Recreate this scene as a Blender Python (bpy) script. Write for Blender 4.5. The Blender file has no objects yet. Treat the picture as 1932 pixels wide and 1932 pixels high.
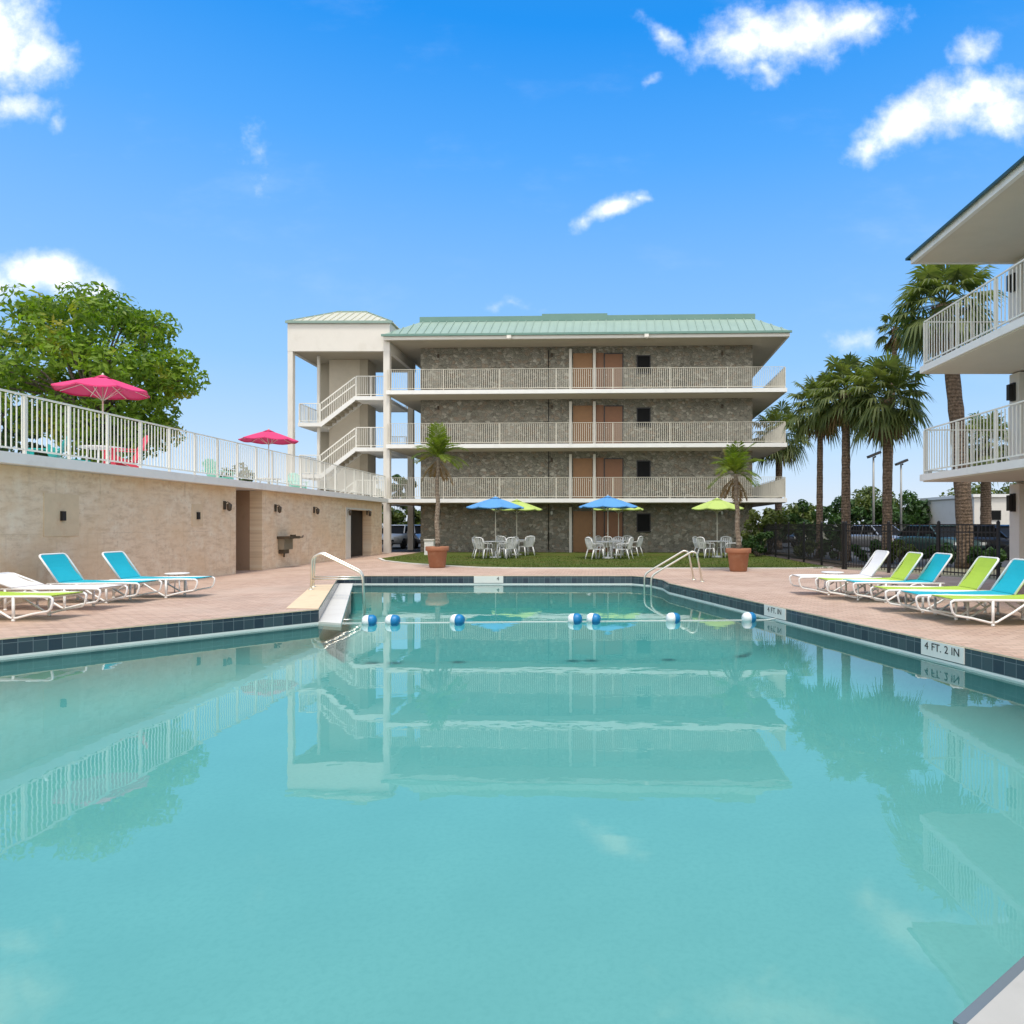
import bpy, bmesh, math, random
from mathutils import Vector, Matrix
R = math.radians
rnd = random.Random(7)
sc = bpy.context.scene
COL = sc.collection

# ------------------------------------------------------------------ camera
F, PX, PY, H = 1300.0, 1130.0, 990.0, 1.46        # focal, vanishing point, eye height (photo units of 1932)
cam = bpy.data.cameras.new('camera'); cam_o = bpy.data.objects.new('camera', cam); COL.objects.link(cam_o)
cam_o.location = (0, 0, H); cam_o.rotation_euler = (R(90), 0, 0)
cam.sensor_width = 36; cam.lens = 36 * F / 1932
cam.shift_x = (966 - PX) / 1932; cam.shift_y = (PY - 966) / 1932
cam.clip_start = 0.05; cam.clip_end = 3000
sc.camera = cam_o

# ------------------------------------------------------------------ sun and sky
SUN_EL, SUN_DX, SUN_DY = 69.0, 0.16, -0.98
sun = bpy.data.lights.new('sun', 'SUN'); sun.energy = 2.1; sun.angle = R(10); sun.color = (1, .955, .88)
sun_o = bpy.data.objects.new('sun', sun); COL.objects.link(sun_o)
n_ = math.hypot(SUN_DX, SUN_DY); sx, sy = SUN_DX / n_, SUN_DY / n_
sdir = Vector((sx * math.cos(R(SUN_EL)), sy * math.cos(R(SUN_EL)), math.sin(R(SUN_EL))))
sun_o.rotation_euler = sdir.to_track_quat('Z', 'Y').to_euler(); sun_o.location = (0, 0, 40)

class NT:
    """small helper round a node tree"""
    def __init__(s, tree): s.t = tree; s.n = tree.nodes; s.l = tree.links
    def node(s, typ, **kw):
        nd = s.n.new(typ)
        for k, v in kw.items():
            if k.startswith('i_'):
                key = k[2:]; key = int(key) if key.isdigit() else key
                s.put(nd.inputs[key], v)
            else: setattr(nd, k, v)
        return nd
    def put(s, sock, v):
        if isinstance(v, bpy.types.NodeSocket): s.l.new(v, sock)
        elif isinstance(v, bpy.types.Node): s.l.new(v.outputs[0], sock)
        else:
            if isinstance(v, tuple) and len(v) == 3 and sock.type == 'RGBA': v = (*v, 1)
            sock.default_value = v
    def math(s, op, a, b=0.0, c=0.0, clamp=False):
        nd = s.n.new('ShaderNodeMath'); nd.operation = op; nd.use_clamp = clamp
        for i, v in enumerate((a, b, c)): s.put(nd.inputs[i], v)
        return nd.outputs[0]
    def vmath(s, op, a, b=None, scale=None):
        nd = s.n.new('ShaderNodeVectorMath'); nd.operation = op
        s.put(nd.inputs[0], a)
        if b is not None: s.put(nd.inputs[1], b)
        if scale is not None: s.put(nd.inputs['Scale'], scale)
        return nd.outputs['Value'] if op in ('LENGTH', 'DOT_PRODUCT') else nd.outputs[0]
    def mix(s, f, a, b, blend='MIX'):
        nd = s.n.new('ShaderNodeMix'); nd.data_type = 'RGBA'; nd.blend_type = blend
        s.put(nd.inputs[0], f); s.put(nd.inputs[6], a); s.put(nd.inputs[7], b)
        return nd.outputs[2]
    def noise(s, vec, scale, detail=3, rough=.55):
        nd = s.n.new('ShaderNodeTexNoise'); s.put(nd.inputs['Scale'], scale)
        nd.inputs['Detail'].default_value = detail; nd.inputs['Roughness'].default_value = rough
        if vec is not None: s.put(nd.inputs['Vector'], vec)
        return nd.outputs[0]
    def ramp(s, f, lo, hi):
        nd = s.n.new('ShaderNodeMapRange'); nd.interpolation_type = 'SMOOTHSTEP'
        s.put(nd.inputs[0], f); s.put(nd.inputs[1], lo); s.put(nd.inputs[2], hi)
        return nd.outputs[0]

world = bpy.data.worlds.new('World'); sc.world = world; world.use_nodes = True
W = NT(world.node_tree); W.n.clear()
sky = W.node('ShaderNodeTexSky', sky_type='NISHITA', sun_disc=False, sun_elevation=R(SUN_EL),
             sun_rotation=math.atan2(sx, sy), air_density=1.25, dust_density=0.55, ozone_density=2.6, altitude=0)
hsv = W.node('ShaderNodeHueSaturation', i_Saturation=1.32, i_Value=1.12, i_Hue=.497); W.put(hsv.inputs['Color'], sky)
tc = W.node('ShaderNodeTexCoord')
sep = W.node('ShaderNodeSeparateXYZ'); W.put(sep.inputs[0], tc.outputs['Generated'])
yy = W.math('MAXIMUM', sep.outputs[1], .02)
uu = W.math('DIVIDE', sep.outputs[0], yy); vv = W.math('DIVIDE', sep.outputs[2], yy)
uv = W.node('ShaderNodeCombineXYZ'); W.put(uv.inputs[0], uu); W.put(uv.inputs[1], vv); uv = uv.outputs[0]
warpn = W.node('ShaderNodeTexNoise'); warpn.inputs['Scale'].default_value = 9; warpn.inputs['Detail'].default_value = 4
W.put(warpn.inputs['Vector'], uv)
warp = W.vmath('SCALE', W.vmath('SUBTRACT', warpn.outputs['Color'], (.5, .5, .5)), scale=.075)
uvw = W.vmath('ADD', uv, warp)
# centre (photo), half sizes (photo), tilt in degrees, weight
CL = [(-15, 70, 135, 115, -20, 1.0), (60, 110, 75, 62, 0, .95), (30, 212, 75, 26, 0, .5), (108, 238, 16, 24, 0, .4),
      (1490, 62, 175, 66, 4, .9), (1400, 82, 105, 60, 8, .9), (1590, 55, 75, 45, 0, .8), (1445, 122, 42, 32, 0, .6), (1252, 78, 62, 20, -40, .5),
      (1830, 195, 170, 60, 10, .9), (1720, 220, 105, 52, 28, 1.0), (1900, 215, 110, 54, 0, .85), (1645, 278, 48, 32, 40, .6), (1832, 92, 52, 36, 10, .5),
      (1155, 400, 80, 22, 28, .75), (1205, 375, 38, 13, 8, .5), (1100, 428, 22, 20, 0, .5),
      (85, 520, 118, 50, -8, 1.0), (170, 545, 70, 38, -20, .8), (0, 535, 75, 42, 0, .9),
      (475, 275, 26, 34, 0, .2), (490, 345, 26, 14, 0, .16), (1240, 168, 18, 11, 0, .35), (1615, 655, 46, 24, 0, .42), (975, 572, 48, 12, 0, .3)]
dens = None
for (x, y, rx, ry, tilt, wt) in CL:
    c = ((x - PX) / F, (PY - y) / F, 0)
    d = W.vmath('SUBTRACT', uvw, c)
    rot = W.node('ShaderNodeVectorRotate', rotation_type='Z_AXIS', i_Angle=-R(tilt)); W.put(rot.inputs['Vector'], d)
    q = W.vmath('LENGTH', W.vmath('MULTIPLY', rot.outputs[0], (F / rx, F / ry, 0)))
    m = W.math('MULTIPLY', W.math('SUBTRACT', 1.12, q), wt)
    dens = m if dens is None else W.math('MAXIMUM', dens, m)
fine = W.noise(uv, 17, 7, .6); fine2 = W.noise(uv, 52, 5, .6)
dd = W.math('ADD', dens, W.math('MULTIPLY', W.math('SUBTRACT', fine, .5), 1.35))
dd = W.math('ADD', dd, W.math('MULTIPLY', W.math('SUBTRACT', fine2, .5), .5))
alpha = W.ramp(dd, -.08, .95)
alpha = W.math('MULTIPLY', alpha, W.ramp(sep.outputs[1], .05, .2))
alpha = W.math('MULTIPLY', alpha, .96)
wisp = W.math('MULTIPLY', W.ramp(W.noise(W.vmath('MULTIPLY', uv, (1.4, 3.2, 1)), 2.3, 6, .62), .52, .85), .14)
alpha = W.math('MAXIMUM', alpha, W.math('MULTIPLY', wisp, W.ramp(sep.outputs[1], .05, .2)))
body = W.mix(W.ramp(dd, .25, 1.15), (6.6, 7.3, 9.0), (9.6, 9.6, 9.8))
lo = W.ramp(W.noise(uvw, 7, 4), .42, .72)
body = W.mix(W.math('MULTIPLY', lo, .5), body, (6.2, 6.5, 7.7))
el = W.math('DIVIDE', W.math('ARCSINE', sep.outputs[2]), R(90))
cr = W.node('ShaderNodeValToRGB'); W.put(cr.inputs[0], el); e_ = cr.color_ramp.elements
while len(e_) < 8: e_.new(.5)
for k, (p_, c_) in enumerate([(0, (.72, .81, .95)), (.068, (.50, .71, .98)), (.14, (.31, .60, 1.0)), (.23, (.20, .50, 1.0)), (.31, (.09, .405, 1.0)), (.40, (.014, .30, .92)), (.55, (.05, .26, .70)), (1, (.10, .26, .58))]):
    e_[k].position = p_; e_[k].color = (*c_, 1)
grad = W.vmath('SCALE', cr.outputs[0], scale=6.9)
clear = W.mix(.9, hsv.outputs[0], grad)
skyc = W.mix(alpha, clear, body)
bc = W.ramp(W.noise(W.vmath('MULTIPLY', tc.outputs['Generated'], (1, 1, 1.6)), 2.1, 6, .6), .36, .58)      # unseen broken cloud, added overhead and behind as white fill light
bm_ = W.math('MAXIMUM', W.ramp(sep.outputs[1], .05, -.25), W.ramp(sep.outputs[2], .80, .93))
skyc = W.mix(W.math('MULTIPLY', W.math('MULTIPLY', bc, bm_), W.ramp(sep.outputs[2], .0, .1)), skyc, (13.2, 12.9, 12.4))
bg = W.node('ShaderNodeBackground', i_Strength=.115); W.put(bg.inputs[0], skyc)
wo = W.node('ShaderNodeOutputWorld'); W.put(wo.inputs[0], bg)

sc.view_settings.view_transform = 'Standard'; sc.view_settings.look = 'None'
sc.view_settings.gamma = 1; sc.view_settings.exposure = 0.4
sc.cycles.use_denoising = True
sc.cycles.max_bounces = 8; sc.cycles.transparent_max_bounces = 24; sc.cycles.caustics_reflective = False; sc.cycles.caustics_refractive = False
sc.cycles.sample_clamp_indirect = 6

# ------------------------------------------------------------------ materials
MATS = {}
def coords(t, axes):
    tcn = t.node('ShaderNodeTexCoord'); o = tcn.outputs['UV' if axes == 'uv' else 'Object']
    if axes in ('xyz', 'uv'): return o
    s = t.node('ShaderNodeSeparateXYZ'); t.put(s.inputs[0], o)
    c = t.node('ShaderNodeCombineXYZ'); i = {'x': 0, 'y': 1, 'z': 2}
    t.put(c.inputs[0], s.outputs[i[axes[0]]]); t.put(c.inputs[1], s.outputs[i[axes[1]]])
    return c.outputs[0]
def new_mat(name):
    m = bpy.data.materials.new(name); m.use_nodes = True; t = NT(m.node_tree); t.n.clear()
    out = t.node('ShaderNodeOutputMaterial'); p = t.node('ShaderNodeBsdfPrincipled')
    t.put(out.inputs[0], p); MATS[name] = m
    return m, t, p, out
def plain(name, col, rough=.5, metal=0.0, var=.12, scale=3.0, bump=0.0, bscale=60, spec=None, dirt=None):
    m, t, p, out = new_mat(name)
    co = coords(t, 'xyz'); n = t.noise(co, scale, 5, .6)
    k = t.math('ADD', 1 - var, t.math('MULTIPLY', n, 2 * var))
    mul = t.vmath('SCALE', col, scale=k)
    if dirt:
        f = t.math('MULTIPLY', t.ramp(t.noise(co, dirt[1], 6, .65), .5, .75), dirt[2]); mul = t.mix(f, mul, dirt[0])
    t.put(p.inputs['Base Color'], mul)
    t.put(p.inputs['Roughness'], t.math('ADD', rough - .06, t.math('MULTIPLY', n, .12))); p.inputs['Metallic'].default_value = metal
    if spec is not None: p.inputs['Specular IOR Level'].default_value = spec
    if bump:
        b = t.node('ShaderNodeBump', i_Strength=bump, i_Distance=.01); t.put(b.inputs['Height'], t.noise(co, bscale, 4)); t.put(p.inputs['Normal'], b)
    return m
def rubble(name, axes):      # random field-stone cladding
    m, t, p, out = new_mat(name); co = coords(t, axes)
    w = t.vmath('ADD', co, t.vmath('SCALE', t.vmath('SUBTRACT', t.node('ShaderNodeTexNoise', i_Vector=co, i_Scale=2.2).outputs['Color'], (.5, .5, .5)), scale=.22))
    w = t.vmath('MULTIPLY', w, (1, 1.35, 1))
    v = t.node('ShaderNodeTexVoronoi', i_Vector=w, i_Scale=5.2); e = t.node('ShaderNodeTexVoronoi', feature='DISTANCE_TO_EDGE', i_Vector=w, i_Scale=5.2)
    s = t.node('ShaderNodeSeparateColor'); t.put(s.inputs[0], v.outputs['Color'])
    c = t.mix(s.outputs[0], (.085, .078, .06), (.44, .41, .335)); c = t.mix(t.ramp(s.outputs[1], .5, .9), c, (.18, .175, .14))
    c = t.mix(t.ramp(s.outputs[2], .72, .95), c, (.24, .18, .125))
    c = t.mix(t.math('MULTIPLY', t.ramp(t.noise(co, 1.1, 5), .35, .7), .4), c, (.10, .09, .06))
    c = t.mix(t.math('MULTIPLY', t.ramp(t.noise(co, 19, 5, .7), .4, .7), .6), c, (.40, .37, .295))
    c = t.mix(t.ramp(e.outputs[0], .05, .015), c, (.21, .195, .155))
    t.put(p.inputs['Base Color'], c); p.inputs['Roughness'].default_value = .9
    b = t.node('ShaderNodeBump', i_Strength=.8, i_Distance=.03); t.put(b.inputs['Height'], t.ramp(e.outputs[0], 0, .12)); t.put(p.inputs['Normal'], b)
    return m
def travertine(name, axes):
    m, t, p, out = new_mat(name); co = coords(t, axes)
    br = t.node('ShaderNodeTexBrick', i_Vector=co, i_Scale=1.0); br.inputs['Brick Width'].default_value = 2.3; br.inputs['Row Height'].default_value = 1.28
    br.inputs['Mortar Size'].default_value = .006; br.inputs['Mortar Smooth'].default_value = .3; br.inputs['Bias'].default_value = 0
    t.put(br.inputs['Color1'], (.80, .63, .44)); t.put(br.inputs['Color2'], (.83, .67, .485)); t.put(br.inputs['Mortar'], (.62, .475, .33))
    c = br.outputs['Color']
    st = t.noise(t.vmath('MULTIPLY', co, (1, 3.2, 1)), 2.6, 7, .68)
    c = t.mix(t.math('MULTIPLY', t.ramp(st, .40, .68), .8), c, (.60, .435, .275))
    c = t.mix(t.math('MULTIPLY', t.ramp(t.noise(co, 2.6, 7, .72), .46, .66), .7), c, (.86, .75, .58))
    c = t.mix(t.math('MULTIPLY', t.ramp(t.noise(co, 8, 5, .7), .56, .72), .6), c, (.45, .325, .21))
    big = t.ramp(t.noise(co, .62, 6, .62), .44, .62); c = t.mix(t.math('MULTIPLY', big, .55), c, (.76, .54, .32))
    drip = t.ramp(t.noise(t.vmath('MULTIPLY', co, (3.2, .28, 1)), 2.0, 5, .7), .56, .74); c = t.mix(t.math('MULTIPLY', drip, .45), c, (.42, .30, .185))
    t.put(p.inputs['Base Color'], c); p.inputs['Roughness'].default_value = .8
    b = t.node('ShaderNodeBump', i_Strength=.3, i_Distance=.01); t.put(b.inputs['Height'], st); t.put(p.inputs['Normal'], b)
    return m
def pavers(name):
    m, t, p, out = new_mat(name); co = coords(t, 'xyz')
    br = t.node('ShaderNodeTexBrick', i_Vector=co, i_Scale=1.0); br.inputs['Brick Width'].default_value = .21; br.inputs['Row Height'].default_value = .105
    br.inputs['Mortar Size'].default_value = .008; br.inputs['Bias'].default_value = 0
    t.put(br.inputs['Color1'], (.43, .285, .21)); t.put(br.inputs['Color2'], (.56, .395, .30)); t.put(br.inputs['Mortar'], (.27, .19, .145))
    c = br.outputs['Color']
    c = t.mix(t.math('MULTIPLY', t.ramp(t.noise(co, .55, 5), .42, .68), .5), c, (.59, .44, .345))
    c = t.mix(t.math('MULTIPLY', t.ramp(t.noise(co, 1.7, 6, .7), .5, .72), .45), c, (.43, .28, .205))
    c = t.mix(t.math('MULTIPLY', t.ramp(t.noise(co, .23, 7, .7), .52, .62), .35), c, (.39, .30, .24))
    t.put(p.inputs['Base Color'], c); p.inputs['Roughness'].default_value = .75
    b = t.node('ShaderNodeBump', i_Strength=.25, i_Distance=.006); t.put(b.inputs['Height'], br.outputs['Fac']); b.invert = True; t.put(p.inputs['Normal'], b)
    return m
def tile_band(name):
    m, t, p, out = new_mat(name); co = coords(t, 'uv')
    br = t.node('ShaderNodeTexBrick', i_Vector=co, i_Scale=1.0, offset=0.0); br.inputs['Brick Width'].default_value = .155; br.inputs['Row Height'].default_value = .155
    br.inputs['Mortar Size'].default_value = .004; br.inputs['Bias'].default_value = 0
    t.put(br.inputs['Color1'], (.018, .028, .05)); t.put(br.inputs['Color2'], (.055, .085, .10)); t.put(br.inputs['Mortar'], (.16, .19, .21))
    c = t.mix(t.math('MULTIPLY', t.noise(co, 9, 4), .35), br.outputs['Color'], (.05, .075, .085))
    t.put(p.inputs['Base Color'], c); p.inputs['Roughness'].default_value = .22
    return m
def metal_roof(name, c1, c2, axes):
    m, t, p, out = new_mat(name); co = coords(t, 'xyz')
    n = t.noise(co, 1.3, 5); c = t.mix(n, c1, c2)
    t.put(p.inputs['Base Color'], c); p.inputs['Roughness'].default_value = .45; p.inputs['Metallic'].default_value = 0.0
    return m
def leaf(name, a, b, c=None, trans=.35, amount=.2):
    m, t, p, out = new_mat(name)
    g = t.node('ShaderNodeNewGeometry'); r = g.outputs['Random Per Island']
    co = coords(t, 'xyz')
    k = t.math('ADD', t.math('MULTIPLY', r, .65), t.math('MULTIPLY', t.ramp(t.noise(co, .9, 3), .35, .65), .35))
    col = t.mix(k, a, b)
    if c: col = t.mix(t.math('MULTIPLY', t.ramp(t.noise(t.vmath('ADD', co, (7, 3, 1)), .55, 3), .55, .68), amount / .2 * .5), col, c)
    t.put(p.inputs['Base Color'], col); p.inputs['Roughness'].default_value = .5; p.inputs['Specular IOR Level'].default_value = .35
    tr = t.node('ShaderNodeBsdfTranslucent'); t.put(tr.inputs[0], t.vmath('MULTIPLY', col, (1.5, 1.7, .6)))
    mx = t.node('ShaderNodeMixShader', i_0=trans); t.put(mx.inputs[1], p); t.put(mx.inputs[2], tr); t.put(out.inputs[0], mx)
    return m
def grass_mat(name):
    m, t, p, out = new_mat(name); co = coords(t, 'xyz')
    c = t.mix(t.noise(co, 40, 4), (.045, .075, .012), (.115, .15, .03)); c = t.mix(t.ramp(t.noise(co, .8, 5), .4, .7), c, (.11, .105, .03))
    t.put(p.inputs['Base Color'], c); p.inputs['Roughness'].default_value = .95; p.inputs['Specular IOR Level'].default_value = .1
    b = t.node('ShaderNodeBump', i_Strength=.9, i_Distance=.03); t.put(b.inputs['Height'], t.noise(co, 70, 3)); t.put(p.inputs['Normal'], b)
    return m
def water_mat():
    m = bpy.data.materials.new('pool_water'); m.use_nodes = True; t = NT(m.node_tree); t.n.clear(); MATS['water'] = m
    out = t.node('ShaderNodeOutputMaterial'); co = coords(t, 'xyz')
    h = t.math('ADD', t.noise(t.vmath('MULTIPLY', co, (.55, 1.0, 1)), 1.5, 3, .5), t.math('MULTIPLY', t.noise(co, 6.5, 2), .10))
    b = t.node('ShaderNodeBump', i_Strength=.034, i_Distance=.055); t.put(b.inputs['Height'], h)
    fr = t.node('ShaderNodeFresnel', i_IOR=1.34); t.put(fr.inputs['Normal'], b)
    gl = t.node('ShaderNodeBsdfGlossy', i_Roughness=.0); t.put(gl.inputs['Normal'], b); gl.inputs[0].default_value = (1, 1, 1, 1)
    tr = t.node('ShaderNodeBsdfTransparent'); tr.inputs[0].default_value = (.82, .905, .91, 1)
    mx = t.node('ShaderNodeMixShader'); t.put(mx.inputs[0], fr); t.put(mx.inputs[1], tr); t.put(mx.inputs[2], gl)
    t.put(out.inputs[0], mx)
    va = t.node('ShaderNodeVolumeAbsorption', i_Density=.21); va.inputs[0].default_value = (.10, .91, .91, 1); t.put(out.inputs[1], va); return m
def glass_dark(name, col=(.012, .014, .016), rough=.08):
    m, t, p, out = new_mat(name); co = coords(t, 'xyz')
    t.put(p.inputs['Base Color'], t.mix(t.noise(co, 2, 2), col, tuple(c * 1.6 for c in col))); p.inputs['Roughness'].default_value = rough; p.inputs['Specular IOR Level'].default_value = .08
    return m
def plaster_pool():
    m, t, p, out = new_mat('pool_plaster'); co = coords(t, 'xyz')
    c = t.mix(t.noise(co, 1.3, 5), (.27, .475, .455), (.34, .56, .53)); c = t.mix(t.math('MULTIPLY', t.ramp(t.noise(co, 22, 5, .65), .4, .7), .5), c, (.26, .46, .44))
    t.put(p.inputs['Base Color'], c); p.inputs['Roughness'].default_value = .8
    return m
def bark(name, a, b, scale=9):
    m, t, p, out = new_mat(name); co = coords(t, 'xyz')
    n = t.noise(t.vmath('MULTIPLY', co, (2, 2, 1.2)), scale, 6, .7)
    wv = t.node('ShaderNodeTexWave', bands_direction='Z', i_Vector=co, i_Scale=2.6, i_Distortion=5.0, i_Detail=3.0)
    f = t.math('ADD', t.math('MULTIPLY', t.ramp(n, .32, .68), .65), t.math('MULTIPLY', wv.outputs['Fac'], .35))
    t.put(p.inputs['Base Color'], t.mix(f, a, b)); p.inputs['Roughness'].default_value = .95
    bb = t.node('ShaderNodeBump', i_Strength=1.0, i_Distance=.05); t.put(bb.inputs['Height'], f); t.put(p.inputs['Normal'], bb)
    return m
RUB_XZ, RUB_YZ = rubble('rubble_front', 'xz'), rubble('rubble_side', 'yz')
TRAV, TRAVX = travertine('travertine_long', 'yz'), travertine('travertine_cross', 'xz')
DECK, TILE, PLASTER, WATER, GRASS = pavers('pavers'), tile_band('dark_tiles'), plaster_pool(), water_mat(), grass_mat('lawn_grass')
WHITE = plain('white_paint', (.80, .78, .73), .55, var=.05, scale=2, dirt=((.55, .51, .44), 1.6, .35))
CREAM = plain('cream_paint', (.70, .655, .58), .6, var=.05, scale=2, dirt=((.52, .47, .38), 1.2, .3))
STUCCO = plain('stucco', (.56, .495, .39), .85, var=.08, bump=.4, bscale=40, dirt=((.46, .41, .32), 1.3, .4))
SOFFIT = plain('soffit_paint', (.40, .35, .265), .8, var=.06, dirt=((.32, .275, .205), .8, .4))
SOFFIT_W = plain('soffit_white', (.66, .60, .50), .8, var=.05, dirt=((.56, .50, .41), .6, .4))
RAILP = plain('railing_paint', (.80, .77, .68), .5, var=.05)
RAILB = plain('aged_railing', (.62, .575, .47), .6, var=.08)
FRAMEW = plain('lounger_white', (.84, .83, .80), .35, var=.03)
PLASTIC = plain('white_resin', (.80, .79, .76), .4, var=.04)
GREEN_R = metal_roof('green_metal', (.205, .295, .245), (.275, .37, .31), 'xy')
GREEN_D = metal_roof('dark_green_metal', (.12, .235, .19), (.17, .29, .24), 'xy')
TEAL_D = plain('dark_teal_trim', (.012, .055, .055), .4, var=.1)
TAN_R = metal_roof('tan_metal', (.46, .45, .34), (.55, .53, .42), 'xy')
DOOR = plain('door_brown', (.26, .13, .05), .55, var=.15, scale=5)
DOOR2 = plain('door_red_brown', (.215, .095, .042), .55, var=.15, scale=5)
DARKM = plain('dark_metal', (.025, .022, .02), .45, var=.2)
BRONZE = plain('bronze_lamp', (.07, .05, .03), .4, var=.2)
BLACK = plain('black_paint', (.012, .011, .011), .5, var=.2)
STEEL = plain('brushed_steel', (.74, .70, .60), .3, .75, var=.06)
TERRA = plain('terracotta', (.34, .145, .075), .8, var=.2, scale=6, dirt=((.45, .27, .17), 4, .4))
SOIL = plain('soil', (.06, .04, .025), .95, var=.3, scale=12)
CONC = plain('pale_concrete', (.62, .60, .55), .85, var=.08, dirt=((.48, .45, .40), 2, .4))
LIPM = plain('white_plaster_lip', (.74, .75, .72), .6, var=.06, scale=5)
CONCG = plain('grey_coping', (.40, .39, .36), .85, var=.1, scale=6, dirt=((.30, .285, .26), 4, .4))
BUFF = plain('buff_coping', (.70, .54, .35), .8, var=.12, scale=5, dirt=((.62, .40, .24), 3, .5))
ASPH = plain('asphalt', (.055, .055, .055), .9, var=.25, scale=8)
DIRT = plain('dry_ground', (.20, .18, .11), .95, var=.3, scale=.7)
CYAN = plain('cyan_sling', (.005, .40, .50), .7, var=.14, bump=.2, bscale=300)
LIME = plain('lime_sling', (.40, .56, .055), .7, var=.14, bump=.2, bscale=300)
WSL = plain('white_sling', (.78, .76, .75), .6, var=.05, bump=.2, bscale=300)
U_BLUE = plain('blue_canvas', (.085, .27, .55), .8, var=.06)
U_LIME = plain('lime_canvas', (.40, .51, .13), .8, var=.06)
U_PINK = plain('pink_canvas', (.62, .035, .14), .75, var=.08)
SEAFOAM = plain('seafoam_resin', (.25, .58, .46), .5, var=.06)
TEALR = plain('teal_resin', (.0, .36, .32), .5, var=.06)
REDR = plain('red_resin', (.62, .05, .08), .5, var=.06)
POLE = plain('pale_pole', (.72, .68, .56), .4, var=.05)
BLUEF = plain('blue_foam', (.005, .18, .42), .45, var=.08)
WHITEF = plain('white_foam', (.80, .82, .82), .45, var=.04)
ROPE = plain('white_rope', (.65, .66, .62), .8, var=.1)
LETTER = plain('black_lettering', (.015, .014, .014), .5, var=.1)
WTILE = plain('white_tile', (.76, .73, .68), .35, var=.06, scale=8)
GLASS = glass_dark('dark_glass', (.008, .008, .008), .5)
TREE_L = leaf('broad_leaves', (.045, .11, .010), (.24, .335, .032), (.38, .30, .04), .42, .26)
DARK_L = leaf('dark_leaves', (.018, .05, .012), (.06, .12, .025), None, .25)
OLIVE_L = leaf('olive_leaves', (.05, .075, .015), (.14, .17, .035), None, .3)
PALM_L = leaf('palm_fronds', (.055, .085, .024), (.185, .21, .065), None, .35)
DEAD_L = leaf('dry_fronds', (.16, .10, .045), (.30, .20, .09), None, .2)
POT_L = leaf('young_fronds', (.07, .12, .012), (.20, .25, .03), (.30, .22, .05), .35)
BARK = bark('tree_bark', (.09, .07, .05), (.22, .17, .12)); PBARK = bark('palm_bark', (.07, .045, .028), (.34, .235, .155), 7); PBARK2 = bark('slim_palm_bark', (.22, .17, .12), (.42, .34, .25), 9)
TYRE = plain('tyre_rubber', (.015, .015, .015), .8)
LAMPG = plain('lamp_glass', (.7, .7, .65), .2)
TAILR = plain('tail_lamp_red', (.35, .01, .01), .3)

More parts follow.
